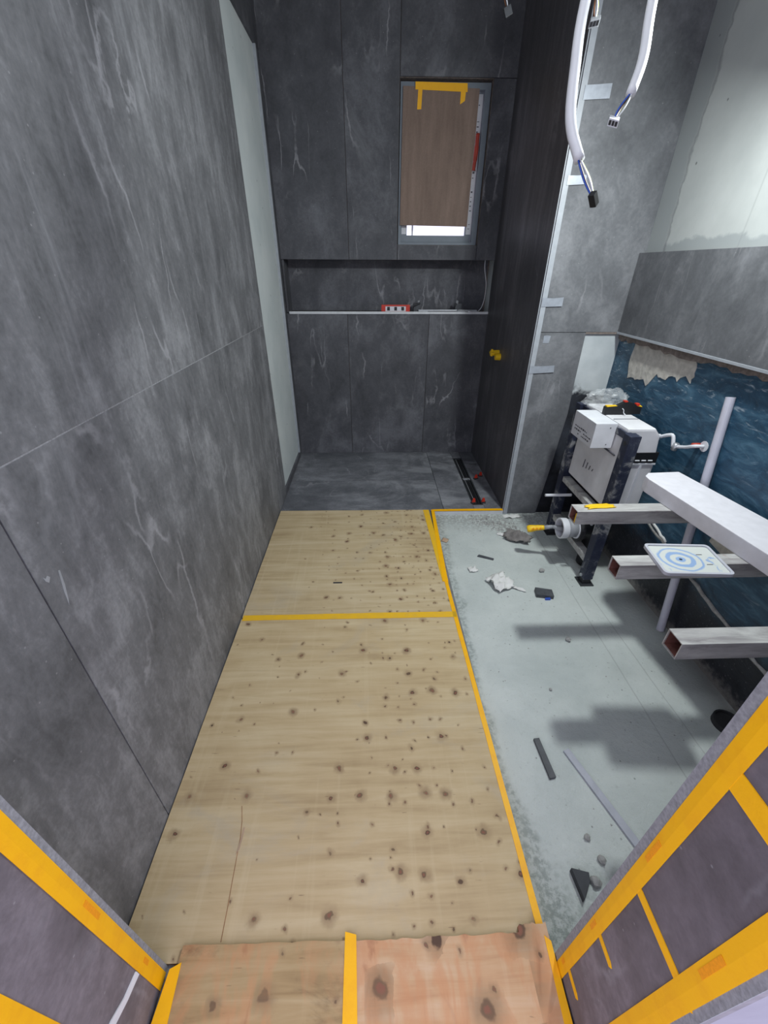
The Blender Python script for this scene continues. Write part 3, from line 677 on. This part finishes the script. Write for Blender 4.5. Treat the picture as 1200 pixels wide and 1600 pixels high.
cable([(0.62,1.44,2.80),(0.53,1.39,2.12),(0.486,1.344,1.911),(0.460,1.264,1.777),(0.450,1.206,1.679),(0.468,1.161,1.606)], 0.0115, wr3,
      ((0.4985,1.116,1.532), (0.004,0.003,0.005), (0.004,-0.006,0), (0.007,0.004,-0.010)), 'longer white conduit cable hanging in the foreground with blue wires', cmat='black')
cable([(0.74,1.47,2.80),(0.665,1.40,2.10),(0.635,1.340,1.911),(0.612,1.274,1.802),(0.583,1.233,1.731)], 0.0105, wr3,
      ((0.545,1.204,1.680), (0.0095,-0.0045,-0.003), (0.0005,0.003,-0.006), (-0.0045,-0.0095,-0.005)), 'shorter white conduit cable hanging at the right', cmat='white')
cable([(0.63,1.66,2.80),(0.622,1.652,2.30),(0.620,1.644,2.035)], 0.006, wr3[1:],
      ((0.617,1.611,1.973), (0.012,-0.004,0.001), (0,0.004,-0.007), (-0.003,-0.009,-0.006)), 'small cable with a three way connector behind the longer conduit', cmat='grey_plastic')
cable([(0.49,2.27,2.80),(0.495,2.26,2.5),(0.500,2.25,2.275)], 0.004, wr3[2:],
      ((0.521,2.225,2.212), (0.012,0,0.006), (0,0.008,0), (0.006,0,-0.012)), 'small dark connector hanging at the top over the shower', cmat='dark_metal')

# ------------------------------------------------------------------ niche shelf items
SZ = 1.108
t = thing('spirit_level', (0.188, 3.372, SZ+0.0), 'red spirit level with three vials standing on the niche shelf', 'spirit level')
MB().box(0.082, 0.294, 3.360, 3.384, SZ, SZ+0.012).box(0.082, 0.294, 3.360, 3.384, SZ+0.046, SZ+0.056).box(0.082, 0.112, 3.362, 3.382, SZ+0.012, SZ+0.046).box(0.264, 0.294, 3.362, 3.382, SZ+0.012, SZ+0.046).build('body', 'red', t, 0.002)
MB().box(0.112, 0.264, 3.364, 3.380, SZ+0.010, SZ+0.048).build('web', 'white', t)
for x in (0.135, 0.188, 0.241): MB().box(x-0.010, x+0.010, 3.3605, 3.366, SZ+0.018, SZ+0.042).build('vial', 'black', t, 0.002)
t = thing('straightedge', (0.56, 3.40, SZ), 'thin metal straightedge lying on the niche shelf right of the level', 'ruler')
MB().box(0.36, 0.80, 3.368, 3.392, SZ, SZ+0.022).build('bar', 'steel', t, 0.001)
MB().box(0.43, 0.64, 3.3672, 3.3682, SZ+0.004, SZ+0.015).build('scale_print', 'grey_mark', t)
def clamp(x, label, k):
    t = thing('tile_block', (x, 3.43, SZ), label, 'clamp', 'dark clamps on the shelf')
    MB().box(x-0.024, x+0.024, 3.402, 3.45, SZ, SZ+0.062).build('body', 'slate', t, 0.004)
    MB().tube([(x-0.03, 3.40, SZ+0.045), (x+0.022*k, 3.398, SZ+0.066)], 0.008, 8).build('jaw', 'dark_metal', t)
    MB().tube([(x+0.012*k, 3.41, SZ+0.062), (x+0.012*k, 3.41, SZ+0.082)], 0.009, 8).build('screw', 'grey_plastic', t)
clamp(0.350, 'dark clamp on the niche shelf next to the red spirit level', 1)
clamp(0.665, 'dark clamp on the niche shelf near its right end', -1)
t = thing('marker_pen', (0.71, YB, 1.12), 'small pale pen lying over the niche shelf edge below the right clamp', 'pen')
MB().tube([(0.645, 3.350, 1.126), (0.725, 3.332, 1.122)], 0.006, 8).build('barrel', 'grey_plastic', t, smooth=True)
MB().tube([(0.725, 3.332, 1.122), (0.755, 3.326, 1.120)], [0.0055, 0.0035], 8).build('cap', 'white', t, smooth=True)
o = MB().tube(smooth_path([(0.822,3.372,1.47),(0.824,3.372,1.40),(0.848,3.376,1.30),(0.850,3.380,1.22),(0.838,3.388,1.15),(0.81,3.392,1.114)]), 0.0028, 6).build('thin_wire', 'white', smooth=True)
tag(o, 'thin white wire hanging at the right end of the niche', 'wire')

# yellow capped shower outlets
t = thing('outlet_plug', (0.88, 2.90, 0.885), 'pair of bright yellow plugs sticking out of the shower partition', 'plug')
MB().tube([(0.882,2.885,0.882),(0.845,2.885,0.882)], [0.022,0.020], 12).build('plug_cap', 'yellow', t, 0.002)
MB().tube([(0.882,2.93,0.900),(0.822,2.93,0.900)], [0.020,0.018], 12).build('plug_cap', 'yellow', t, 0.002)
MB().box(0.818, 0.842, 2.900, 2.945, 0.896, 0.908).box(0.824, 0.836, 2.915, 2.935, 0.880, 0.925).build('wing', 'yellow', t, 0.002)

# linear drain in the shower floor
t = thing('linear_drain', (0.7275, 2.80, -0.012), 'long black linear drain in the shower floor', 'drain')
MB().ring([(0.692,2.402),(0.763,2.402),(0.763,3.198),(0.692,3.198)], [(0.700,2.410),(0.755,2.410),(0.755,3.190),(0.700,3.190)], -0.0119, 0.001, 'z').build('rim', 'dark_metal', t)
MB().box(0.699, 0.756, 2.409, 3.191, -0.0119, -0.009).build('channel', 'black', t)
MB().box(0.700, 0.755, 2.80, 2.815, -0.009, 0.001).build('bridge', 'steel', t)
MB().box(0.712, 0.716, 2.42, 3.18, -0.009, -0.003).build('rail', 'steel', t)
MB().box(0.740, 0.744, 2.42, 3.18, -0.009, -0.003).build('rail', 'dark_metal', t)
def clip(x, y, lab, a):
    t = thing('leveling_clip', (x, y, 0.0), lab, 'clip', 'red tile levelling clips')
    c, s = math.cos(a), math.sin(a)
    MB().obox((x, y, 0.004), (0.018*c, 0.018*s, 0), (-0.010*s, 0.010*c, 0), (0, 0, 0.004)).build('base', 'rubber', t)
    MB().prism([(x-0.014, 0.0), (x+0.014, 0.0), (x+0.010, 0.030), (x+0.004, 0.040), (x-0.006, 0.036)], y-0.003, y+0.003, 'y').build('fin', 'red', t, 0.001)
clip(0.700, 2.425, 'red tile clip at the near left end of the linear drain', 0.2)
clip(0.768, 2.430, 'red tile clip at the near right end of the linear drain', -0.3)
clip(0.800, 2.800, 'red tile clip halfway along the drain, the one nearer to the drain', 0.5)
clip(0.846, 2.845, 'red tile clip halfway along the drain, against the partition', -0.4)

# ------------------------------------------------------------------ toilet frame with cistern
t = thing('toilet_frame', (1.15, 1.85, ZF), 'dark steel wall toilet frame with white cistern in the corner', 'toilet frame')
def leg(y0, y1):
    o = MB().box(1.095, 1.145, y0, y1, ZF+0.035, 0.79).build('leg', 'navy', t, 0.003)
    MB().tube([(1.0945, (y0+y1)/2, 0.752), (1.096, (y0+y1)/2, 0.752)], 0.011, 12).build('bolt_hole', 'black', o)
    MB().tube([(1.0945, (y0+y1)/2, 0.02), (1.088, (y0+y1)/2, 0.02)], 0.009, 6).build('bolt', 'steel', o)
    MB().box(1.100, 1.140, y0+0.005, y1-0.005, ZF, ZF+0.036).build('foot_tube', 'rubber', t, 0.002)
    MB().box(1.085, 1.155, y0-0.012, y1+0.012, ZF, ZF+0.006).build('foot_plate', 'dark_metal', t)
leg(1.600, 1.650); leg(2.075, 2.125)
for z, h in ((0.085, 0.035), (0.345, 0.030)): MB().box(1.100, 1.140, 1.651, 2.074, z, z+h).build('crossbar', 'galv', t, 0.002)
MB().box(1.112, 1.138, 1.651, 2.074, 0.755, 0.785).build('crossbar', 'navy', t, 0.002)
# cistern
tank = [(1.112,0.400),(1.250,0.400),(1.290,0.46),(1.285,0.60),(1.262,0.775),(1.235,0.802),(1.118,0.802)]
mb = MB().prism([(1.116,0.405),(1.290,0.405),(1.293,0.62),(1.272,0.77),(1.246,0.800),(1.120,0.800)], 1.668, 2.066, 'y')
ck = mb.build('cistern', 'tank', t, 0.010)
MB().box(1.180, 1.296, 1.6655, 1.69, 0.640, 0.690).build('battery_tray', 'black', ck, 0.002)
for k in range(3): MB().tube([(1.195+0.03*k, 1.664, 0.652), (1.215+0.03*k, 1.664, 0.652)], 0.003, 6).build('clip', 'white', ck)
MB().box(1.225, 1.236, 1.664, 1.672, 0.41, 0.63).build('rib', 'white', ck, 0.001)
MB().box(1.150, 1.296, 1.664, 1.675, 0.630, 0.638).build('rib', 'white', ck, 0.001)
MB().box(1.113, 1.119, 1.70, 2.03, 0.660, 0.666).build('seam', 'grey_mark', ck)
MB().box(1.125, 1.24, 1.80, 1.806, 0.8005, 0.803).build('rib', 'grey_plastic', ck)
for k in range(4): MB().tube([(1.1152, 1.93-0.03*k, 0.50+0.006*k), (1.1152, 1.925-0.03*k, 0.545-0.005*k)], 0.0022, 5).build('smudge', 'grey_mark', ck)
# flush sleeve box
bx_ = MB().box(1.015, 1.115, 1.742, 1.952, 0.682, 0.800).build('flush_box', 'white', t, 0.003)
for r_ in range(3):
    yy = 1.925
    while yy > 1.775:
        wdt = random.uniform(0.006, 0.018)
        if random.random() < 0.75: MB().box(1.0142, 1.0152, yy-wdt, yy, 0.735-0.016*r_-0.003, 0.735-0.016*r_+random.uniform(0.001,0.005)).build('printed_mark', 'grey_mark', bx_)
        yy -= wdt+0.006
for z in (0.70, 0.78): MB().tube([(1.085, 1.7412, z), (1.085, 1.743, z)], 0.003, 6).build('screw', 'grey_mark', bx_)
# outlet elbow and rods
el = MB().ring(circle(1.79, 0.205, 0.056, 24), circle(1.79, 0.205, 0.047, 24), 1.00, 1.035, 'x').build('outlet_collar', 'white', t, 0.002, True)
MB().ring(circle(1.79, 0.205, 0.050, 24), circle(1.79, 0.205, 0.044, 24), 1.034, 1.085, 'x').build('outlet_pipe', 'grey_plastic', t, smooth=True)
MB().ring(circle(1.79, 0.205, 0.057, 24), circle(1.79, 0.205, 0.046, 24), 1.084, 1.098, 'x').build('outlet_collar', 'white', t, 0.002, True)
MB().prism(circle(1.79, 0.205, 0.047, 24), 1.066, 1.072, 'x').build('outlet_plug', 'black', t)
MB().ring(circle(1.79, 0.205, 0.068, 24), circle(1.79, 0.205, 0.058, 24), 1.088, 1.112, 'x').build('clamp_ring', 'rubber', t)
MB().tube(smooth_path([(1.09,1.79,0.205),(1.16,1.79,0.20),(1.20,1.79,0.14),(1.205,1.79,ZF)]), 0.052, 16).build('outlet_bend', 'black', t, smooth=True)
for y in (1.70, 1.94):
    MB().tube([(0.955 if y > 1.8 else 1.05, y, 0.325), (1.10, y, 0.325)], 0.008, 8).build('threaded_rod', 'white', t)
MB().box(1.098, 1.108, 1.68, 1.72, 0.29, 0.33).build('bracket', 'grey_plastic', t, 0.002)

# things on the cistern
t = thing('torpedo_level', (1.19, 1.88, 0.803), 'black wavy topped hand tool with red ends on the cistern', 'tool')
pr_ = [(1.110,0.803),(1.285,0.803),(1.285,0.838),(1.262,0.842),(1.240,0.856),(1.215,0.862),(1.190,0.856),(1.168,0.843),(1.110,0.838)]
MB().prism(pr_, 1.868, 1.890, 'y').build('body', 'black', t, 0.002)
MB().box(1.255, 1.272, 1.869, 1.889, 0.841, 0.853).build('button', 'red', t, 0.002)
MB().box(1.195, 1.210, 1.869, 1.889, 0.860, 0.866).build('button', 'red', t, 0.001)
MB().box(1.115, 1.165, 1.8685, 1.8895, 0.838, 0.843).build('yellow_band', 'yellow', t)
MB().box(1.238, 1.284, 1.8685, 1.8895, 0.836, 0.8415).build('yellow_band', 'yellow', t)
o = MB().tube(smooth_path([(1.190,1.866,0.832),(1.198,1.864,0.824),(1.200,1.862,0.812),(1.205,1.85,0.805)]), 0.002, 6).build('hook_wire', 'white', smooth=True)
tag(o, 'tiny bent white wire in front of the black tool on the cistern', 'wire')
bm = bmesh.new(); bmesh.ops.create_icosphere(bm, subdivisions=4, radius=1.0)
for v in bm.verts:
    n = mnoise.noise(v.co*2.1)*0.30+abs(mnoise.noise(v.co*5.0))*0.22
    v.co = Vector((v.co.x*0.105, v.co.y*0.075, max(v.co.z, -0.55)*0.056))*(0.9+n)
zmin = min(v.co.z for v in bm.verts)
for v in bm.verts: v.co.z -= zmin
me = bpy.data.meshes.new('plastic_bag'); bm.to_mesh(me); bm.free(); me.materials.append(M['bag'])
o = bpy.data.objects.new('plastic_bag', me); o.location = (1.175, 1.985, 0.803); COL.objects.link(o); ORG[o] = o.location
tag(o, 'crumpled clear plastic bag lying on the cistern behind the black tool', 'plastic bag')
# water feed
t = thing('water_valve', (1.33, 1.62, 0.75), 'white angled water pipe with valve between cistern and blue wall', 'pipe')
MB().tube([(1.289,1.715,0.748),(1.297,1.70,0.752)], 0.013, 10).build('coupling', 'white', t, smooth=True)
MB().tube(smooth_path([(1.297,1.70,0.752),(1.307,1.668,0.772),(1.315,1.648,0.775),(1.318,1.630,0.735),(1.320,1.615,0.735)], 4), 0.008, 8).build('feed_pipe', 'white', t, smooth=True)
MB().tube([(1.320,1.622,0.722),(1.320,1.618,0.752)], 0.013, 10).build('valve_body', 'steel', t, smooth=True)
MB().tube(smooth_path([(1.320,1.618,0.738),(1.325,1.57,0.755),(1.328,1.53,0.775),(1.358,1.52,0.778)], 4), 0.007, 8).build('feed_pipe', 'white', t, smooth=True)
MB().tube([(1.362,1.545,0.772),(1.330,1.545,0.772)], 0.011, 10).build('outlet_stub', 'dull_red', t, smooth=True)
MB().tube([(1.3585,1.520,0.778),(1.361,1.520,0.778)], 0.022, 12).build('rosette', 'white', t)

# yellow handled tool at the outlet, and rag
t = thing('hand_brush', (0.86, 1.86, 0.16), 'yellow handled hand tool stuck into the toilet outlet pipe', 'tool')
MB().tube(smooth_path([(0.862,1.868,0.150),(0.885,1.862,0.158),(0.915,1.852,0.168),(0.945,1.842,0.176)], 4), [0.016,0.020,0.021,0.021,0.020,0.019,0.017,0.016,0.016,0.015,0.015,0.014,0.013], 10).build('handle', 'yellow', t, 0.0, True)
MB().tube([(0.945,1.842,0.176),(0.985,1.832,0.188)], [0.013,0.010], 10).build('ferrule', 'grey_plastic', t, smooth=True)
MB().tube([(0.985,1.832,0.188),(1.04,1.805,0.186)], [0.010,0.018], 8).build('head', 'grey_plastic', t, smooth=True)
for k in range(3): MB().tube([(0.880+0.018*k,1.8445-0.004*k,0.160+0.004*k),(0.888+0.018*k,1.842-0.004*k,0.170+0.004*k)], 0.0045, 6).build('grip_hole', 'tape_print', t)

def crumple(name, mat, loc, sx, sy, sz, seed, label, cat, rot=0.0, group=None, n=12):
    bm = bmesh.new(); bmesh.ops.create_grid(bm, x_segments=n, y_segments=n, size=1.0)
    for v in bm.verts:
        p = Vector((v.co.x*1.6+seed*3.1, v.co.y*1.6, seed*1.7))
        d = mnoise.noise(p); e = mnoise.noise(p*2.4+Vector((5, 5, 5)))
        rad = 1-0.25*abs(mnoise.noise(p*1.3+Vector((9,0,0))))
        v.co = Vector((v.co.x*sx*rad+e*sx*0.25, v.co.y*sy*rad+d*sy*0.25, (0.5+d*0.9+e*0.6)*sz*(1.1-0.6*max(abs(v.co.x), abs(v.co.y)))))
    r_ = bmesh.ops.extrude_face_region(bm, geom=bm.faces[:])
    for g in r_['geom']:
        if isinstance(g, bmesh.types.BMVert): g.co.z += 0.0018
    zmin = min(v.co.z for v in bm.verts)
    for v in bm.verts: v.co.z -= zmin
    bmesh.ops.rotate(bm, verts=bm.verts, matrix=Matrix.Rotation(rot, 3, 'Z'))
    bmesh.ops.recalc_face_normals(bm, faces=bm.faces)
    me = bpy.data.meshes.new(name); bm.to_mesh(me); bm.free(); me.materials.append(M[mat])
    for p in me.polygons: p.use_smooth = True
    o = bpy.data.objects.new(name, me); o.location = loc; COL.objects.link(o); ORG[o] = Vector(loc)
    return tag(o, label, cat, group)
crumple('grey_rag', 'grey_cloth', (0.885, 2.02, ZF), 0.085, 0.045, 0.055, 2, 'dusty grey rag on the floor beside the toilet outlet', 'rag', -0.5)
crumple('paper_scrap', 'paper', (0.665, 1.615, ZF), 0.055, 0.060, 0.045, 5, 'largest crumpled white paper on the bare screed floor', 'paper scrap', 0.4)
crumple('paper_scrap', 'paper', (0.745, 1.575, ZF), 0.045, 0.009, 0.012, 6, 'thin white paper tail right of the crumpled paper', 'paper scrap', -0.5, n=8)
crumple('paper_scrap', 'paper', (0.550, 1.735, ZF), 0.026, 0.022, 0.016, 8, 'small white paper bit near the plywood, behind the crumpled paper', 'paper scrap', 0.2, n=8)
crumple('foil_scrap', 'paper', (0.93, 2.285, ZF), 0.060, 0.022, 0.022, 9, 'whitish foil scrap at the foot of the partition corner', 'scrap', 0.1, n=9)
crumple('paper_scrap', 'paper', (0.800, 2.075, ZF), 0.028, 0.014, 0.020, 12, 'white scrap half under the grey rag', 'paper scrap', -0.6, n=7)
crumple('wood_chip', 'torn_paper', (0.440, 2.02, ZF), 0.020, 0.018, 0.016, 14, 'small tan chip against the far plywood edge', 'chip', -0.6, n=7)

# ------------------------------------------------------------------ vanity brackets and what lies on them
def bracket(yc, xt, w_, z0, z1, label):
    t = thing('steel_tube_bracket', (xt, yc, z0), label, 'bracket', 'square steel tubes from the right wall')
    o_ = [(yc-w_/2, z0), (yc+w_/2, z0), (yc+w_/2, z1), (yc-w_/2, z1)]; k = 0.003
    i_ = [(yc-w_/2+k, z0+k), (yc+w_/2-k, z0+k), (yc+w_/2-k, z1-k), (yc-w_/2+k, z1-k)]
    MB().ring(o_, i_, xt, 1.362, 'x').build('tube_wall', 'galv', t, 0.001)
    k2 = k+0.0004
    i2 = [(yc-w_/2+k2, z0+k2), (yc+w_/2-k2, z0+k2), (yc+w_/2-k2, z1-k2), (yc-w_/2+k2, z1-k2)]
    i1 = [(yc-w_/2+k-0.0002, z0+k-0.0002), (yc+w_/2-k+0.0002, z0+k-0.0002), (yc+w_/2-k+0.0002, z1-k+0.0002), (yc-w_/2+k-0.0002, z1-k+0.0002)]
    MB().ring(i1, i2, xt+0.004, xt+0.30, 'x').build('rusty_lining', 'rust', t)
    return t
tb1 = bracket(1.318, 0.775, 0.058, 0.555, 0.612, 'far square steel tube bracket in front of the toilet frame')
tb2 = bracket(0.992, 0.765, 0.052, 0.557, 0.612, 'middle square steel tube bracket carrying the flush plate')
tb3 = bracket(0.686, 0.755, 0.052, 0.557, 0.612, 'nearest square steel tube bracket with a rusty open end')
crumple('yellow_residue', 'yellow', (0.875, 1.325, 0.6125), 0.060, 0.016, 0.005, 21, 'dried yellow foam residue on top of the far steel tube', 'residue', 0.1, n=9)
MB().box(0.776, 0.790, 1.295, 1.300, 0.560, 0.600).build('yellow_tag', 'yellow', tb1)
# white foam board resting on the tubes
t0 = [(1.128,1.452),(1.118,1.470),(1.140,1.492),(1.290,1.505),(1.352,1.50),(1.352,0.52),(1.215,0.52),(1.190,0.80)]
t0 = [(1.118,1.440),(1.122,1.470),(1.150,1.497),(1.285,1.505),(1.345,1.10),(1.356,0.60),(1.215,0.60)]
o = MB().prism(t0, 0.613, 0.672, 'z').build('foam_slab', 'foam', bevel=0.003)
tag(o, 'thick white slab with a chipped corner lying on the steel tubes', 'board')
# flush plate on the middle tube
def rrect(cx, cy, hx, hy, r, sk=0.0):
    out = []
    for (sx, sy, a0) in ((1,1,0),(-1,1,90),(-1,-1,180),(1,-1,270)):
        for k in range(5):
            a = math.radians(a0+k*22.5); px, py = sx*(hx-r)+r*math.cos(a), sy*(hy-r)+r*math.sin(a)
            out.append((cx+px+sk*py, cy+py-0.06*px))
    return out
t = thing('flush_plate', (0.985, 0.985, 0.6125), 'pale plate with blue ring pattern lying on the middle tube', 'flush plate')
MB().prism(rrect(0.985, 0.985, 0.100, 0.072, 0.012, 0.14), 0.6125, 0.619, 'z').build('plate', 'flush', t, 0.001)
MB().ring(rrect(0.985, 0.985, 0.104, 0.076, 0.014, 0.14), rrect(0.985, 0.985, 0.096, 0.068, 0.010, 0.14), 0.6125, 0.6235, 'z').build('rim', 'flush_rim', t, 0.001)
for (dx, dy) in ((0.045, 0.02), (0.045, -0.03)): MB().box(0.985+dx-0.001, 0.985+dx+0.018, 0.985+dy, 0.985+dy+0.003, 0.619, 0.6196).build('printed_mark', 'grey_mark', t)
# white pipe leaning at the wall
a, b_ = Vector((1.322, 1.285, ZF)), Vector((1.344, 1.480, 0.990)); d = (b_-a).normalized()
sx = Vector((1, 0, 0)); sx = (sx-d*sx.dot(d)).normalized(); sy = d.cross(sx); vs = []; n = 18
for p in (a, b_):
    for rr in (0.0160, 0.0132):
        for k in range(n): an = 2*math.pi*k/n; vs.append(p+sx*math.cos(an)*rr+sy*math.sin(an)*rr)
fs = []
for k in range(n):
    j = (k+1) % n; fs += [(k, j, 2*n+j, 2*n+k), (n+k, 3*n+k, 3*n+j, n+j), (k, n+k, n+j, j), (2*n+k, 2*n+j, 3*n+j, 3*n+k)]
o = MB().add(vs, fs).build('plastic_pipe', 'white_pipe', smooth=False); tag(o, 'white plastic pipe leaning against the blue wall behind the slab', 'pipe')

# ------------------------------------------------------------------ litter on the screed
def piece(name, mat, poly, h, label, cat, bev=0.001, z=ZF, group=None):
    o = MB().prism(poly, z, z+h, 'z').build(name, mat, bevel=bev); return tag(o, label, cat, group)
piece('slate_offcut', 'slate', [(0.823,1.512),(0.905,1.496),(0.912,1.545),(0.832,1.565)], 0.022, 'dark grey tile offcut lying near the crumpled paper', 'offcut')
tag(box('blue_scrap', 'blue_wire', (0.862, 0.888, 1.490, 1.499, ZF, ZF+0.010)), 'tiny blue scrap under the dark grey tile offcut', 'scrap')
piece('slate_strip', 'slate', [(0.558,0.795),(0.578,0.797),(0.588,0.668),(0.566,0.664)], 0.010, 'short dark grey tile strip on the bare floor', 'offcut')
piece('aluminium_strip', 'strip', [(0.647,0.752),(0.668,0.760),(0.800,0.388),(0.776,0.382)], 0.008, 'long pale metal strip lying on the floor by the right jamb', 'strip')
piece('slate_triangle', 'dark_slate', [(0.533,0.432),(0.577,0.421),(0.572,0.402),(0.540,0.366)], 0.022, 'small black triangular tile shard near the doorway', 'offcut')
piece('slate_strip', 'slate', [(0.600,1.855),(0.612,1.868),(0.690,1.828),(0.684,1.818)], 0.008, 'small grey sliver on the floor behind the paper scraps', 'offcut')
def pebble(x, y, r, seed, label):
    bm = bmesh.new(); bmesh.ops.create_icosphere(bm, subdivisions=2, radius=r)
    for v in bm.verts: v.co *= 1+0.45*mnoise.noise(v.co/r*1.2+Vector((seed*7.3, 0, 0))); v.co.z *= 0.65
    zmin = min(v.co.z for v in bm.verts)
    for v in bm.verts: v.co.z -= zmin
    me = bpy.data.meshes.new('mortar_lump'); bm.to_mesh(me); bm.free(); me.materials.append(M['mortar'])
    o = bpy.data.objects.new('mortar_lump', me); o.location = (x, y, ZF); COL.objects.link(o); ORG[o] = o.location
    tag(o, label, 'lump', 'mortar lumps on the screed')
for i, (x, y, r_, lab) in enumerate([(0.592,0.405,0.014,'small mortar lump right beside the black shard'), (0.632,0.452,0.011,'mortar lump closest to the right jamb'),
        (0.615,0.505,0.009,'mortar lump left of the long metal strip, behind the black shard'), (0.868,1.235,0.013,'lone grey mortar lump in the middle of the bare floor'),
        (0.925,1.715,0.014,'mortar lump on the floor near the foot of the toilet frame'), (0.640,1.575,0.018,'grey lump under the left side of the crumpled paper'), (0.695,0.99,0.006,'tiny mortar lump in the centre of the bare floor, nearest the tube shadow')]):
    pebble(x, y, r_, i+1, lab)
# crumbs swept to the far edge: nobody could count them
rnd = random.Random(4); mb = MB()
for i in range(420):
    if i < 300:
        u_ = rnd.random(); x = 0.66+u_*0.28+rnd.gauss(0, 0.03); y = 2.30-u_*0.22+rnd.gauss(0, 0.045); s_ = abs(rnd.gauss(0.004, 0.003))+0.0015
    else: x = rnd.uniform(0.45, 1.30); y = rnd.uniform(0.4, 2.28); s_ = abs(rnd.gauss(0.0015, 0.0012))+0.0008
    if y > 2.305 or x < 0.43 or (x > 1.02 and y > 1.5): continue
    a = rnd.random()*6.28; vs = [(x+s_*math.cos(a+k*2.09)*rnd.uniform(.7,1.4), y+s_*math.sin(a+k*2.09)*rnd.uniform(.7,1.4), ZF) for k in range(3)]+[(x, y, ZF+s_*rnd.uniform(.5,1.1))]
    mb.add(vs, [(0,2,1),(0,1,3),(1,2,3),(2,0,3)])
o = mb.build('mortar_crumbs', 'mortar'); tag(o, 'loose mortar crumbs strewn over the screed floor', 'rubble', kind='stuff')
# black pipe stub by the right wall
t = thing('floor_pipe_stub', (1.315, 0.83, ZF), 'black round pipe end in the floor at the right wall, partly behind the jamb', 'pipe')
MB().ring(circle(1.285, 0.83, 0.048, 24), circle(1.285, 0.83, 0.042, 24), ZF, ZF+0.022, 'z').build('collar', 'rubber', t, smooth=False)
MB().prism(circle(1.285, 0.83, 0.042, 24), ZF, ZF+0.012, 'z').build('plug', 'rubber', t)
